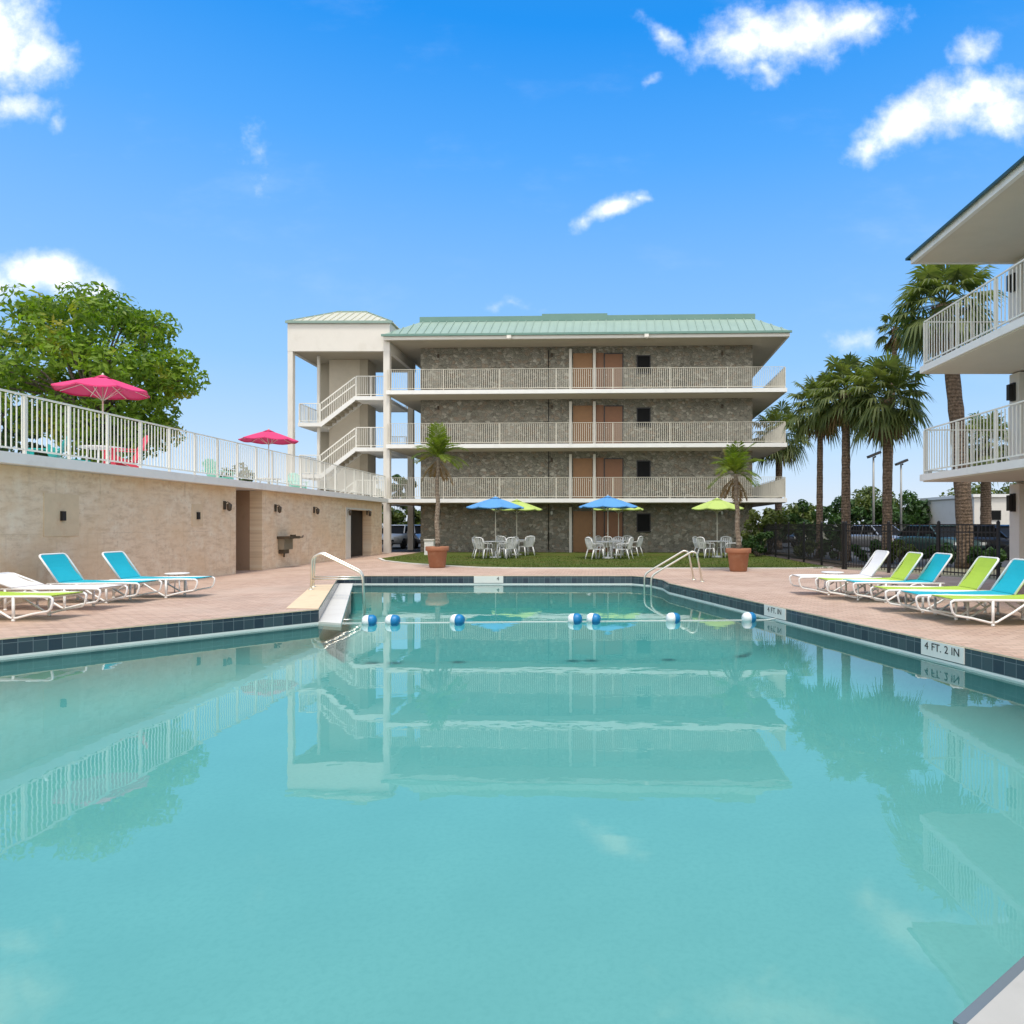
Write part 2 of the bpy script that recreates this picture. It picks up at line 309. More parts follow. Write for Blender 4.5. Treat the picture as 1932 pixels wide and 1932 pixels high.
# ------------------------------------------------------------------ mesh helpers
class MB:
    def __init__(s): s.v = []; s.f = []; s.sm = []; s.uv = None
    def add(s, vs, fs, smooth=False):
        o = len(s.v); s.v += [tuple(v) for v in vs]
        for f in fs: s.f.append(tuple(i + o for i in f)); s.sm.append(smooth)
        return s
    def box(s, x0, x1, y0, y1, z0, z1):
        if x0 > x1: x0, x1 = x1, x0
        if y0 > y1: y0, y1 = y1, y0
        v = [(x0, y0, z0), (x1, y0, z0), (x1, y1, z0), (x0, y1, z0), (x0, y0, z1), (x1, y0, z1), (x1, y1, z1), (x0, y1, z1)]
        return s.add(v, [(0, 3, 2, 1), (4, 5, 6, 7), (0, 1, 5, 4), (1, 2, 6, 5), (2, 3, 7, 6), (3, 0, 4, 7)])
    def bar(s, a, b, w, h, up=(0, 0, 1)):          # rectangular bar from a to b
        a, b = Vector(a), Vector(b); d = (b - a).normalized(); u = Vector(up)
        side = d.cross(u); side = side.normalized() if side.length > 1e-5 else Vector((1, 0, 0)); u = side.cross(d).normalized()
        v = []
        for p in (a, b):
            for i, j in ((-1, -1), (1, -1), (1, 1), (-1, 1)): v.append(p + side * (w / 2 * i) + u * (h / 2 * j))
        return s.add(v, [(0, 1, 2, 3), (7, 6, 5, 4), (0, 4, 5, 1), (1, 5, 6, 2), (2, 6, 7, 3), (3, 7, 4, 0)])
    def tube(s, pts, r, n=8, cap=True):
        pts = [Vector(p) for p in pts]; rr = r if isinstance(r, (list, tuple)) else [r] * len(pts)
        vs, fs = [], []; ref = None
        for i, p in enumerate(pts):
            d = (pts[min(i + 1, len(pts) - 1)] - pts[max(i - 1, 0)]).normalized()
            if ref is None: ref = Vector((0, 0, 1)) if abs(d.z) < .9 else Vector((1, 0, 0))
            a = (ref - d * ref.dot(d)).normalized(); ref = a; b = d.cross(a)
            for k in range(n):
                t = 2 * math.pi * k / n; vs.append(p + (a * math.cos(t) + b * math.sin(t)) * rr[i])
        for i in range(len(pts) - 1):
            for k in range(n):
                k2 = (k + 1) % n; fs.append((i * n + k, i * n + k2, (i + 1) * n + k2, (i + 1) * n + k))
        s.add(vs, fs, True)
        if cap:
            o = len(s.v) - len(vs); e = (len(pts) - 1) * n
            s.f.append(tuple(o + k for k in reversed(range(n)))); s.sm.append(False)
            s.f.append(tuple(o + e + k for k in range(n))); s.sm.append(False)
        return s
    def lathe(s, prof, c=(0, 0, 0), n=20, smooth=True, axis='z'):
        vs, fs = [], []
        for (r, z) in prof:
            for k in range(n):
                t = 2 * math.pi * k / n
                p = (r * math.cos(t), r * math.sin(t), z)
                if axis == 'y': p = (p[0], p[2], p[1])
                if axis == 'x': p = (p[2], p[0], p[1])
                vs.append((c[0] + p[0], c[1] + p[1], c[2] + p[2]))
        for i in range(len(prof) - 1):
            for k in range(n):
                k2 = (k + 1) % n; fs.append((i * n + k, i * n + k2, (i + 1) * n + k2, (i + 1) * n + k))
        s.add(vs, fs, smooth)
        o = len(s.v) - len(vs)
        if prof[0][0] > 1e-4: s.f.append(tuple(o + k for k in reversed(range(n)))); s.sm.append(False)
        if prof[-1][0] > 1e-4: s.f.append(tuple(o + (len(prof) - 1) * n + k for k in range(n))); s.sm.append(False)
        return s
    def prism(s, poly, z0, z1):
        n = len(poly); v = [(x, y, z0) for x, y in poly] + [(x, y, z1) for x, y in poly]
        return s.add(v, [tuple(reversed(range(n))), tuple(range(n, 2 * n))] + [(i, (i + 1) % n, n + (i + 1) % n, n + i) for i in range(n)])
    def quad(s, a, b, c, d): return s.add([a, b, c, d], [(0, 1, 2, 3)])
    def sheet(s, top, thick):                      # thick sheet from rows of left/right points
        vs = []; n = len(top)
        for (a, b) in top: vs += [a, b]
        for (a, b) in top: vs += [(a[0], a[1], a[2] - thick), (b[0], b[1], b[2] - thick)]
        fs = []; o = 2 * n
        for i in range(n - 1):
            fs += [(2 * i, 2 * i + 1, 2 * i + 3, 2 * i + 2), (o + 2 * i, o + 2 * i + 2, o + 2 * i + 3, o + 2 * i + 1),
                   (2 * i, 2 * i + 2, o + 2 * i + 2, o + 2 * i), (2 * i + 1, o + 2 * i + 1, o + 2 * i + 3, 2 * i + 3)]
        fs += [(0, o, o + 1, 1), (2 * n - 2, 2 * n - 1, o + 2 * n - 1, o + 2 * n - 2)]
        return s.add(vs, fs)
    def build(s, name, mat, parent=None, origin=None, label=None):
        me = bpy.data.meshes.new(name)
        o = Vector(origin) if origin is not None else (wloc(parent) if parent is not None else Vector((0, 0, 0)))
        me.from_pydata([(x - o.x, y - o.y, z - o.z) for x, y, z in s.v], [], s.f); me.update()
        me.polygons.foreach_set('use_smooth', s.sm); me.materials.append(mat)
        if s.uv:
            l = me.uv_layers.new(name='UVMap')
            for p in me.polygons:
                for li in p.loop_indices: l.data[li].uv = s.uv[me.loops[li].vertex_index]
        ob = bpy.data.objects.new(name, me); COL.objects.link(ob)
        if parent is not None: ob.parent = parent
        if parent is None and origin is not None: ob.location = o
        if label: ob['label'] = label
        return ob
def wloc(o):
    v = Vector((0, 0, 0))
    while o is not None: v += o.location; o = o.parent
    return v
def tag(o, label=None, cat=None, group=None, kind=None):
    if label: o['label'] = label
    if cat: o['category'] = cat
    if group: o['group'] = group
    if kind: o['kind'] = kind
    return o
def thing(name, loc, label, cat, group=None):
    o = bpy.data.objects.new(name, None); COL.objects.link(o); o.location = loc; o.empty_display_size = .2
    return tag(o, label, cat, group)
def copy_tree(o, parent=None):
    c = o.copy(); COL.objects.link(c)
    if parent is not None: c.parent = parent; c.matrix_parent_inverse = o.matrix_parent_inverse
    for ch in o.children: copy_tree(ch, c)
    return c
def dup(root, loc, rz, label, group=None):
    c = copy_tree(root); c.location = loc; c.rotation_euler = (0, 0, rz); c['label'] = label
    if group: c['group'] = group
    return c
def struct(o): o['kind'] = 'structure'; return o
def G(x, y, z=0.0):                               # photo point on the level z -> world
    d = (H - z) * F / (y - PY); return ((x - PX) * d / F, d)
def ring(outer, holes, z, name, mat, parent=None, zdir=1):
    bm = bmesh.new(); es = []
    for loop in [outer] + holes:
        vs = [bm.verts.new((x, y, z)) for x, y in loop]
        es += [bm.edges.new((vs[i], vs[(i + 1) % len(vs)])) for i in range(len(vs))]
    bmesh.ops.triangle_fill(bm, edges=es, use_beauty=True, use_dissolve=False)
    for f in bm.faces:
        f.normal_update()
        if f.normal.z < 0: f.normal_flip()
    me = bpy.data.meshes.new(name); bm.to_mesh(me); bm.free(); me.materials.append(mat)
    o = bpy.data.objects.new(name, me); COL.objects.link(o)
    if parent: o.parent = parent
    return o
def lerp(a, b, t): return a + (b - a) * t

# ------------------------------------------------------------------ ground, pool, deck
WL = -.25
POOL = [(-7.45, 19.77), (.95, 19.77), (1.40, 19.25), (1.70, 18.3), (1.76, 17.25), (5.26, 5.21), (1.06, 2.0), (-8.0, -5.1), (-10.0, -4.6), (-10.0, 6.28), (-4.86, 11.94)]
struct(ring([(-900, -900), (900, -900), (900, 1400), (-900, 1400)], [[(x * 1.0 - .4 if x < 0 else x + .4, y + (.4 if y > 10 else -.4)) for x, y in POOL]], -.03, 'ground', DIRT))
deck = struct(ring([(-24, -12), (24, -12), (24, 17.2), (10.7, 17.9), (8.1, 22.8), (8.1, 37), (-11.5, 37), (-24, 36)], [POOL], 0, 'pool_deck', DECK))
def walls(poly, z0, z1, inset=0.0):
    mb = MB(); mb.uv = []; n = len(poly); u = 0
    for i in range(n):
        a, b = Vector(poly[i]), Vector(poly[(i + 1) % n]); d = (b - a); L = d.length; nrm = Vector((d.y, -d.x)).normalized() * inset
        a2, b2 = a + nrm, b + nrm
        mb.add([(a2.x, a2.y, z0), (b2.x, b2.y, z0), (b2.x, b2.y, z1), (a2.x, a2.y, z1)], [(0, 1, 2, 3)])
        mb.uv += [(u, 0), (u + L, 0), (u + L, z1 - z0), (u, z1 - z0)]; u += L
    return mb
def inset(poly, dist):
    out = []; n = len(poly)
    for i in range(n):
        p0, p, p1 = Vector(poly[i - 1]), Vector(poly[i]), Vector(poly[(i + 1) % n])
        a, b = (p - p0).normalized(), (p1 - p).normalized(); na, nb = Vector((a.y, -a.x)), Vector((b.y, -b.x))
        m = (na + nb).normalized(); out.append(tuple(p + m * (dist / max(.35, m.dot(na)))))
    return out
COVE = [(0, 0), (.0, -.45), (.05, -.62), (.18, -.80), (.40, -.93), (.75, -.99), (1.1, -1.0)]
basin = struct(ring(inset(POOL, 1.1), [], -1.0, 'pool_basin', PLASTER))
cv = MB(); rows = [inset(POOL, d_) for d_, z_ in COVE]; n_p = len(POOL)
cv.add([(x, y, COVE[i][1]) for i, r_ in enumerate(rows) for x, y in r_], [(i * n_p + k, i * n_p + (k + 1) % n_p, (i + 1) * n_p + (k + 1) % n_p, (i + 1) * n_p + k) for i in range(len(COVE) - 1) for k in range(n_p)], True)
cv.build('basin_wall', PLASTER, basin)
walls(POOL, -.222, -.014, .006).build('waterline_tile', TILE, basin)
walls(POOL, -.30, -.224, .014).build('gutter_lip', LIPM, basin)
walls(POOL, -.014, .0, .014).build('deck_nosing', BUFF, basin)
water = struct(MB().prism(inset(POOL, -.03), -1.06, WL).build('pool_water', WATER))
bm_w = bmesh.new(); bm_w.from_mesh(water.data); bmesh.ops.recalc_face_normals(bm_w, faces=bm_w.faces); bmesh.ops.triangulate(bm_w, faces=[f for f in bm_w.faces if len(f.verts) > 4]); bm_w.to_mesh(water.data); bm_w.free()
struct(MB().prism([(-4.87, 11.93), (-4.38, 11.70), (-7.03, 19.70), (-7.44, 19.70)], -.34, -.215).build('pool_ledge', CONC))
MB().prism([(-4.87, 11.95), (-6.47, 16.80), (-6.92, 16.66), (-5.45, 12.0)], .002, .006).build('buff_coping', BUFF, deck)
MB().prism([(1.06, 2.0), (5.26, 5.21), (5.24, 5.235), (1.04, 2.025)], -.012, .004).build('dark_edge_tile', TILE, deck)
MB().prism([(1.06, 2.0), (5.26, 5.21), (5.76, 4.55), (1.56, 1.34), (-7.4, -5.6), (-8.0, -5.1)], .001, .005).build('pale_coping', CONCG, deck)
LAWN = [(-9.45, 29.6), (-8.6, 27.6), (-7.2, 25.8), (-5.6, 24.3), (-4.0, 23.2), (-2.4, 22.85), (0, 22.8), (6.5, 22.8), (7.9, 23.3), (7.9, 36.6), (-9.45, 36.6)]
struct(ring(LAWN, [], .006, 'lawn', GRASS))
ed = MB()
for a, b in zip(LAWN[:8], LAWN[1:9]):
    ed.bar((a[0], a[1], .012), (b[0], b[1], .012), .13, .05)
struct(ed.build('lawn_edging', CONC))
bl = MB(); rb = random.Random(3)
for i in range(15000):                             # short turf blades near the front edge
    x = rb.uniform(-9, 7.8); y = 22.95 + 9 * rb.random() ** 1.7
    if x < -2.4 and y < 22.9 + (-2.4 - x) * .95: continue
    a = rb.uniform(0, 6.28); h = rb.uniform(.03, .075); w = .012
    bl.add([(x - w * math.cos(a), y - w * math.sin(a), .005), (x + w * math.cos(a), y + w * math.sin(a), .005), (x + rb.uniform(-.03, .03), y + rb.uniform(-.03, .03), h)], [(0, 1, 2)])
tag(bl.build('grass', leaf('turf_blades', (.05, .085, .012), (.12, .16, .03), None, .3)), 'short dark green turf between the pool deck and the stone building', 'grass', kind='stuff')
struct(MB().prism([(9, 24), (90, 24), (90, 70), (-60, 70), (-60, 37.6), (9, 37.6)], -.026, -.018).build('parking_lot', ASPH))
struct(MB().box(7.6, 9.6, 24, 37.5, -.02, .004).build('planting_bed', SOIL))

# depth markers on the waterline tile
def text_mesh(body, size, name, parent, mat, extrude=.0015):
    cu = bpy.data.curves.new(name, 'FONT'); cu.body = body; cu.size = size; cu.extrude = extrude; cu.align_x = 'CENTER'; cu.align_y = 'CENTER'
    tmp = bpy.data.objects.new('tmp', cu); COL.objects.link(tmp)
    bpy.context.view_layer.update()
    me = bpy.data.meshes.new_from_object(tmp.evaluated_get(bpy.context.evaluated_depsgraph_get()))
    bpy.data.objects.remove(tmp); bpy.data.curves.remove(cu)
    me.name = name; me.materials.clear(); me.materials.append(mat)
    o = bpy.data.objects.new(name, me); COL.objects.link(o); o.parent = parent
    return o
def marker(px, a, b, width, label, body, size, shift=0.0):
    # find the point of the pool edge a-b seen at photo column px
    a, b = Vector(a), Vector(b); d = (b - a); k = (px - PX) / F
    t = (k * a.y - a.x) / (d.x - k * d.y); p = a + d * t; dn = d.normalized()
    if dn.x < 0: dn = -dn
    m = thing('depth_marker', (p.x, p.y, -.085), label, 'depth marker', 'depth markers on the pool edge')
    m.rotation_euler = (0, 0, math.atan2(dn.y, dn.x))
    pl = MB().box(-width / 2, width / 2, -.022, -.002, -.125, .073)
    pl.build('tile_plate', WTILE, m, (0, 0, 0))
    if body:
        ws = [text_mesh(wd, size, 'lettering', m, LETTER) for wd in body.split()]
        wid = [max(v.co.x for v in o.data.vertices) - min(v.co.x for v in o.data.vertices) for o in ws]
        x = shift - (sum(wid) + .42 * size * (len(ws) - 1)) / 2
        for o, w_ in zip(ws, wid):
            o.rotation_euler = (R(90), 0, 0); o.location = (x + w_ / 2, -.0245, -.005); x += w_ + .42 * size
    return m
E1, E2 = (1.76, 17.25), (5.26, 5.21)
marker(1779, E1, E2, .70, 'white depth tile with large black lettering on right pool edge nearest the front loungers', '4 FT. 2 IN', .135)
marker(1463, E1, E2, .72, 'smaller white depth tile with faint lettering halfway along the right pool edge', '4 FT. IN', .14)
marker(922, (-7.45, 19.77), (.95, 19.77), .84, 'white tile plate with one black numeral on the far pool edge', '4', .15, .27)
marker(1245, (1.70, 18.3), (1.76, 17.25), .34, 'small blank white tile under the right handrail at the pool corner', '', .1)

# ------------------------------------------------------------------ railings
def railing(parent, a, b, z0, h, post_every=1.6, gap=.115, name='railing', mat=None, pick=.018, post=.05, rail=.05):
    mat = mat or RAILP
    a, b = Vector((*a, z0)), Vector((*b, z0)); L = (b - a).length; d = (b - a) / L
    pk = MB(); n = max(2, round(L / gap))
    for i in range(n + 1):
        p = a + d * (L * i / n); pk.bar((p.x, p.y, z0 + .08), (p.x, p.y, z0 + h - .04), pick, pick, (d.x, d.y, 0))
    pk.bar(a + Vector((0, 0, .09)), b + Vector((0, 0, .09)), .035, .03)
    r = pk.build(name, mat, parent)
    MB().bar(a + Vector((0, 0, h)), b + Vector((0, 0, h)), rail, rail * .8).build('top_rail', mat, r)
    m = max(1, round(L / post_every))
    for i in range(m + 1):
        p = a + d * (L * i / m); MB().bar((p.x, p.y, z0), (p.x, p.y, z0 + h - .02), post, post, (d.x, d.y, 0)).build('post', mat, r)
    return r

# ------------------------------------------------------------------ back building
hotel = thing('hotel_building', (9.44, 34.55, 0), 'long grey stone clad block of four storeys with green metal roof and open walkways', 'building')
WF, WB = 36.05, 46.5
MB().box(-9.55, 7.99, WF, WB, 0, 10.86).build('wall', RUB_XZ, hotel)
LV = [2.79, 5.57, 8.33]
for z in LV:
    s = MB().box(-10.9, 9.44, 34.55, 48, z - .20, z).build('walkway_slab', WHITE, hotel)
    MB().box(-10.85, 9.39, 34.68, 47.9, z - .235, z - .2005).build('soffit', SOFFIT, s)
    railing(hotel, (-10.84, 34.63), (9.36, 34.63), z, 1.07, 2.9, .10, mat=RAILB, pick=.021, post=.034, rail=.026)
    railing(hotel, (9.36, 34.75), (9.36, 47.5), z, 1.07, 2.9, .10, mat=RAILB, pick=.021, post=.034, rail=.026)
# fascia and mansard roof
eav = MB(); X0, X1, Y0, Y1 = -11.0, 9.55, 34.45, 48.1
eav.box(X0, X1, Y0, Y0 + .12, 10.88, 11.12); eav.box(X1 - .12, X1, Y0 + .12, Y1, 10.88, 11.12); eav.box(X0, X0 + .12, Y0 + .12, Y1, 10.88, 11.12)
eav.build('fascia', CREAM, hotel)
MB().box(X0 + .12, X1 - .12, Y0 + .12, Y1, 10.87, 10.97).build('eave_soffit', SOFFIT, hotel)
ROOFI = 1.55
ro = MB(); x0, x1, y0, y1 = X0 - .06, X1 + .06, Y0 - .06, Y1 + .06; zz0, zz1 = 11.125, 12.22
a = [(x0, y0, zz0), (x1, y0, zz0), (x1, y1, zz0), (x0, y1, zz0)]; b = [(x0 + ROOFI, y0 + ROOFI, zz1), (x1 - ROOFI, y0 + ROOFI, zz1), (x1 - ROOFI, y1 - ROOFI, zz1), (x0 + ROOFI, y1 - ROOFI, zz1)]
ro.add(a + b, [(0, 1, 5, 4), (1, 2, 6, 5), (2, 3, 7, 6), (3, 0, 4, 7), (4, 5, 6, 7), (3, 2, 1, 0)])
def seam(A, B, C, D, step):                        # standing seams on quad A-B (eave) D-C (ridge)
    A, B, C, D = map(Vector, (A, B, C, D)); L = (B - A).length; n = int(L / step); e = (B - A) / L
    for i in range(n + 1):
        p = A + e * (L * i / n); hl = (D - A).dot(e); hr = (B - C).dot(e); s = L * i / n
        k = 1.0
        if s < hl: k = s / hl
        elif L - s < hr: k = (L - s) / hr
        if k < .03: continue
        up = (D - A) - e * hl
        ro.bar(p + Vector((0, 0, .02)), p + up * k + Vector((0, 0, .02)), .035, .05)
seam(a[0], a[1], b[1], b[0], .42); seam(a[1], a[2], b[2], b[1], .42)
roof = ro.build('roof', GREEN_R, hotel)
MB().box(x0 - .03, x1 + .03, y0 - .03, y0 + .05, zz0 - .07, zz0 + .035).build('drip_edge', GREEN_D, roof)
MB().bar(b[0] + (), b[1], .1, .1) if False else None
rc = MB(); rc.box(x0 + ROOFI - .05, x1 - ROOFI + .05, y0 + ROOFI - .05, y0 + ROOFI + .14, zz1 - .02, zz1 + .25); rc.box(x1 - ROOFI - .14, x1 - ROOFI + .05, y0 + ROOFI + .14, y1 - ROOFI, zz1 - .02, zz1 + .25)
rc.build('ridge_cap', GREEN_D, roof)
MB().box(-3.3, .35, 38.0, 40.5, 12.2, 13.22).build('roof_hatch', GREEN_D, roof)
# doors, windows, lamps, conduit on each storey
def door(parent, x0, x1, yf, z0, mat, hside):
    d = MB().box(x0, x1, yf - .05, yf + .02, z0 + .02, z0 + 2.12).build('door', mat, parent)
    f = MB(); f.box(x0 - .05, x0, yf - .07, yf + .02, z0, z0 + 2.17); f.box(x1, x1 + .05, yf - .07, yf + .02, z0, z0 + 2.17); f.box(x0, x1, yf - .07, yf + .02, z0 + 2.12, z0 + 2.17)
    f.build('door_frame', DARKM if mat is DOOR2 else DOOR, d)
    p = MB()
    for zz in (.25, 1.15): p.box(x0 + .16, x1 - .16, yf - .062, yf - .05, z0 + zz, z0 + zz + (.75 if zz < 1 else .8))
    p.build('panel', mat, d)
    hx = x1 - .08 if hside > 0 else x0 + .08
    MB().lathe([(.0, -.05), (.03, -.04), (.03, -.01), (.012, 0), (.012, .03)], (hx, yf - .09, z0 + 1.0), 10, axis='y').build('handle', STEEL, d)
for k, z in enumerate([0.006] + LV):
    door(hotel, -1.36, -.44, WF, z, DOOR, 1); door(hotel, .26, 1.18, WF, z, DOOR2, -1)
    for (xa, xb) in ((-1.62, -1.48), (-.36, -.22)):
        MB().box(xa, xb, WF - .16, WF + .02, z, z + 2.38).build('pilaster', CREAM, hotel)
    MB().box(-.2, .2, WF - .03, WF + .02, z, z + 2.2).build('door_side_panel', DOOR2, hotel)
    wf = MB(); xa, xb, za, zb = 1.98, 2.62, z + 1.12, z + 2.0
    wf.box(xa - .05, xa, WF - .06, WF + .02, za, zb); wf.box(xb, xb + .05, WF - .06, WF + .02, za, zb); wf.box(xa - .05, xb + .05, WF - .06, WF + .02, zb, zb + .05); wf.box(xa - .07, xb + .07, WF - .09, WF + .02, za - .06, za)
    w = wf.build('window', DARKM, hotel); MB().box(xa, xb, WF - .025, WF + .02, za, zb).build('pane', GLASS, w)
    for lx in (-2.55, 6.4, -8.6):
        l = MB().box(lx - .05, lx + .05, WF - .03, WF + .01, z + 2.0, z + 2.2).build('wall_lamp', BRONZE, hotel)
        MB().lathe([(.035, 0), (.06, .04), (.06, .16), (.03, .2)], (lx, WF - .09, z + 1.98), 10).build('lamp_shade', LAMPG if k == 0 else BRONZE, l)
MB().tube([(-2.72, WF - .03, .1), (-2.72, WF - .03, 10.7)], .022, 6).build('conduit', DARKM, hotel)
for lx in (-4.55, 2.4):
    MB().box(lx - .11, lx + .11, Y0 - .13, Y0 - .003, 10.86, 11.04).lathe([(.07, 0), (.1, .1)], (lx, Y0 - .17, 10.8), 10).build('eave_light', CREAM, hotel)
# columns at the open left end
for (cx, cy) in ((-10.72, 47.4), (-10.72, 41.0)):
    MB().box(cx - .17, cx + .17, cy - .17, cy + .17, 0, 10.87).build('column', STUCCO, hotel)
hotel.rotation_euler = (0, 0, R(-1.9))

# ------------------------------------------------------------------ stair tower
tw = thing('stair_tower', (-13.4, 35.4, 0), 'cream open stair tower with white flights and a low tan hip roof', 'stair tower')
TY0, TY1, TX0, TX1 = 35.4, 40.2, -16.0, -10.75
for (cx, cy, w) in ((TX0 + .13, TY0 + .16, .26), (-10.92, TY0 + .16, .32), (TX0 + .13, TY1 - .16, .26), (-10.92, TY1 - .16, .32), (-14.78, 36.35, .13)):
    MB().box(cx - w / 2, cx + w / 2, cy - .15 if w > .2 else cy - .06, cy + .15 if w > .2 else cy + .06, 0, 10.38).build('column', CREAM, tw)
fa = MB(); fa.box(TX0, TX1, TY0, TY0 + .2, 10.38, 11.88); fa.box(TX1 + .002, TX1 + 1.25, 37.2, 37.4, 10.98, 11.98); fa.box(TX0, TX0 + .2, TY0 + .2, TY1, 10.38, 11.88); fa.box(TX0, TX1, TY1 - .003, TY1 + .2, 10.38, 11.88); fa.box(TX1 - .2, TX1 - .003, TY0 + .2, TY1 - .003, 10.38, 11.88)
fa.build('fascia', CREAM, tw)
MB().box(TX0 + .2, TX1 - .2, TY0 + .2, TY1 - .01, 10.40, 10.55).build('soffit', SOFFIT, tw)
ro = MB(); hx0, hx1, hy0, hy1 = TX0 - .05, TX1 + .12, TY0 - .05, TY1 + .2; hz0, hz1 = 11.89, 12.95
a = [(hx0, hy0, hz0), (hx1, hy0, hz0), (hx1, hy1, hz0), (hx0, hy1, hz0)]; b = [(hx0 + 1.9, hy0 + 1.9, hz1), (hx1 - 1.9, hy0 + 1.9, hz1), (hx1 - 1.9, hy1 - 1.9, hz1), (hx0 + 1.9, hy1 - 1.9, hz1)]
ro.add(a + b, [(0, 1, 5, 4), (1, 2, 6, 5), (2, 3, 7, 6), (3, 0, 4, 7), (4, 5, 6, 7), (3, 2, 1, 0)])
seam(a[0], a[1], b[1], b[0], .36); seam(a[1], a[2], b[2], b[1], .36)
tr_ = ro.build('roof', TAN_R, tw)
cp = MB()
for i, j in ((0, 4), (1, 5)): cp.bar(a[i], b[i], .12, .09)
cp.bar(b[0], b[1], .14, .1); cp.box(hx0 - .03, hx1 + .03, hy0 - .06, hy0 + .02, hz0 - .09, hz0 + .03); cp.build('ridge_cap', GREEN_R, tr_)
MB().box(-14.6, -12.95, 37.3, 37.55, 0, 10.39).build('core_wall', STUCCO, tw)
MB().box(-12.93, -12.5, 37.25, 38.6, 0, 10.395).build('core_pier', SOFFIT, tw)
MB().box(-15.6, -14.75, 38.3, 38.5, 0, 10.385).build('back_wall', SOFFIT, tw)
FY0, FY1 = 36.0, 37.1
def flight(xa, za, xb, zb, y0, y1):
    n = 8; st = MB()
    for i in range(n):
        x0_, x1_ = lerp(xa, xb, i / n), lerp(xa, xb, (i + 1) / n); z0_ = lerp(za, zb, i / n); z1_ = lerp(za, zb, (i + 1) / n)
        st.box(x0_, x1_, y0 + .09, y1 - .09, z0_ - .05, z1_)
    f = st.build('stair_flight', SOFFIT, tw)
    for y in (y0, y1 - .08): MB().add([(xa, y, za - .24), (xb, y, zb - .24), (xb, y, zb + .02), (xa, y, za + .02), (xa, y + .08, za - .24), (xb, y + .08, zb - .24), (xb, y + .08, zb + .02), (xa, y + .08, za + .02)],
                              [(0, 1, 2, 3), (7, 6, 5, 4), (0, 4, 5, 1), (3, 2, 6, 7), (0, 3, 7, 4), (1, 5, 6, 2)]).build('stringer', WHITE, f)
    r = MB()
    for hh in (1.0, .62): r.bar((xa, y0 + .04, za + hh), (xb, y0 + .04, zb + hh), .05, .06)
    for i in range(17):
        x = lerp(xa, xb, i / 16); z = lerp(za, zb, i / 16); r.bar((x, y0 + .04, z), (x, y0 + .04, z + 1.0), .02, .02, (0, 1, 0))
    r.build('handrail', RAILP, f)
for zl, zt in ((0.0, 1.37), (2.79, 4.1), (5.5, 6.8)):
    up = {1.37: 2.74, 4.1: 5.5, 6.8: 8.18}[zt]
    flight(-14.55, zt, -12.75, up, FY0, FY1)
    flight(-14.55, zt, -12.75, zl + .02, 37.8, 38.9)
    MB().box(TX0 + .27, -14.55, FY0, 38.2, zt - .2, zt).build('landing', WHITE, tw)
    railing(tw, (TX0 + .32, FY0 + .06), (-14.6, FY0 + .06), zt, 1.0, 1.3, .09)
    railing(tw, (TX0 + .32, FY0 + .1), (TX0 + .32, 39.6), zt, 1.0, 1.3, .09)
    MB().box(-12.75, TX1 - .36, FY0, TY1 - .2, up - .2, up).build('landing', WHITE, tw)
    railing(tw, (-12.7, FY0 + .06), (TX1 - .4, FY0 + .06), up, 1.05, 1.0, .1)
    railing(tw, (-12.45, TY1 - .3), (TX1 - .4, TY1 - .3), up, 1.05, 1.0, .1)

# ------------------------------------------------------------------ left building with roof terrace
ph = thing('pool_house', (-10.8, 16, 0), 'low travertine clad wing beside the pool with a railed roof terrace', 'building')
XW = -10.8
wl = MB()
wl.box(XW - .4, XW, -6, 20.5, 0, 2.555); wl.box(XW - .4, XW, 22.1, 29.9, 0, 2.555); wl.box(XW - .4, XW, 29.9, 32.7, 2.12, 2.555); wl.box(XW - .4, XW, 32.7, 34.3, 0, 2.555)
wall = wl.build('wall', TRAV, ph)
al = MB(); al.box(XW - 2.0, XW - .4, 22.1, 22.3, 0, 2.555); al.box(XW - 2.0, XW - .4, 20.3, 20.5, 0, 2.555); al.box(XW - 2.2, XW - 2.0, 20.3, 22.3, 0, 2.555)
al.build('alcove_wall', plain('shaded_alcove_stone', (.40, .27, .18), .8, var=.15, dirt=((.28, .18, .11), 3, .5)), wall)  # wall stone with the alcove's shade put into its browner colour
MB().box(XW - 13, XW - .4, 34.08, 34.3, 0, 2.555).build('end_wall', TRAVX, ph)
dr = MB().box(XW - 1.99, XW - 1.94, 20.7, 21.7, .02, 2.1).build('door', DOOR, ph); MB().lathe([(.0, 0), (.03, .01), (.03, .05), (.0, .06)], (XW - 1.9, 21.6, 1.0), 8).build('handle', STEEL, dr)
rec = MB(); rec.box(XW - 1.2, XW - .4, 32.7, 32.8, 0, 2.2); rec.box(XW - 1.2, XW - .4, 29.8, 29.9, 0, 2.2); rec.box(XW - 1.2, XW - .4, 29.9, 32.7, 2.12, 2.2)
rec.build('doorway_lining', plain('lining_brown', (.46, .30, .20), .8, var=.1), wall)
dk = MB().box(XW - .48, XW - .43, 29.9, 32.7, .01, 2.12).build('door', BLACK, ph); MB().box(XW - .43, XW - .42, 31.25, 31.31, .05, 2.08).build('door_edge', DARKM, dk)
fr = MB(); fr.box(XW, XW + .035, 29.35, 29.9, 0, 2.2); fr.box(XW, XW + .035, 29.9, 32.7, 2.12, 2.2); fr.build('door_trim', CREAM, wall)
sl = MB().box(-24, -10.5, -6, 34.35, 2.56, 2.76).build('roof_slab', WHITE, ph)
MB().box(-23.9, -10.9, -5.9, 34.25, 2.7605, 2.766).build('terrace_floor', CONC, sl)
railing(ph, (-10.62, -5.5), (-10.62, 34.2), 2.76, 1.1, 1.07, .115, pick=.018, post=.045, rail=.04)
railing(ph, (-10.62, 34.2), (-11.2, 34.2), 2.76, 1.1, 1.0, .115)
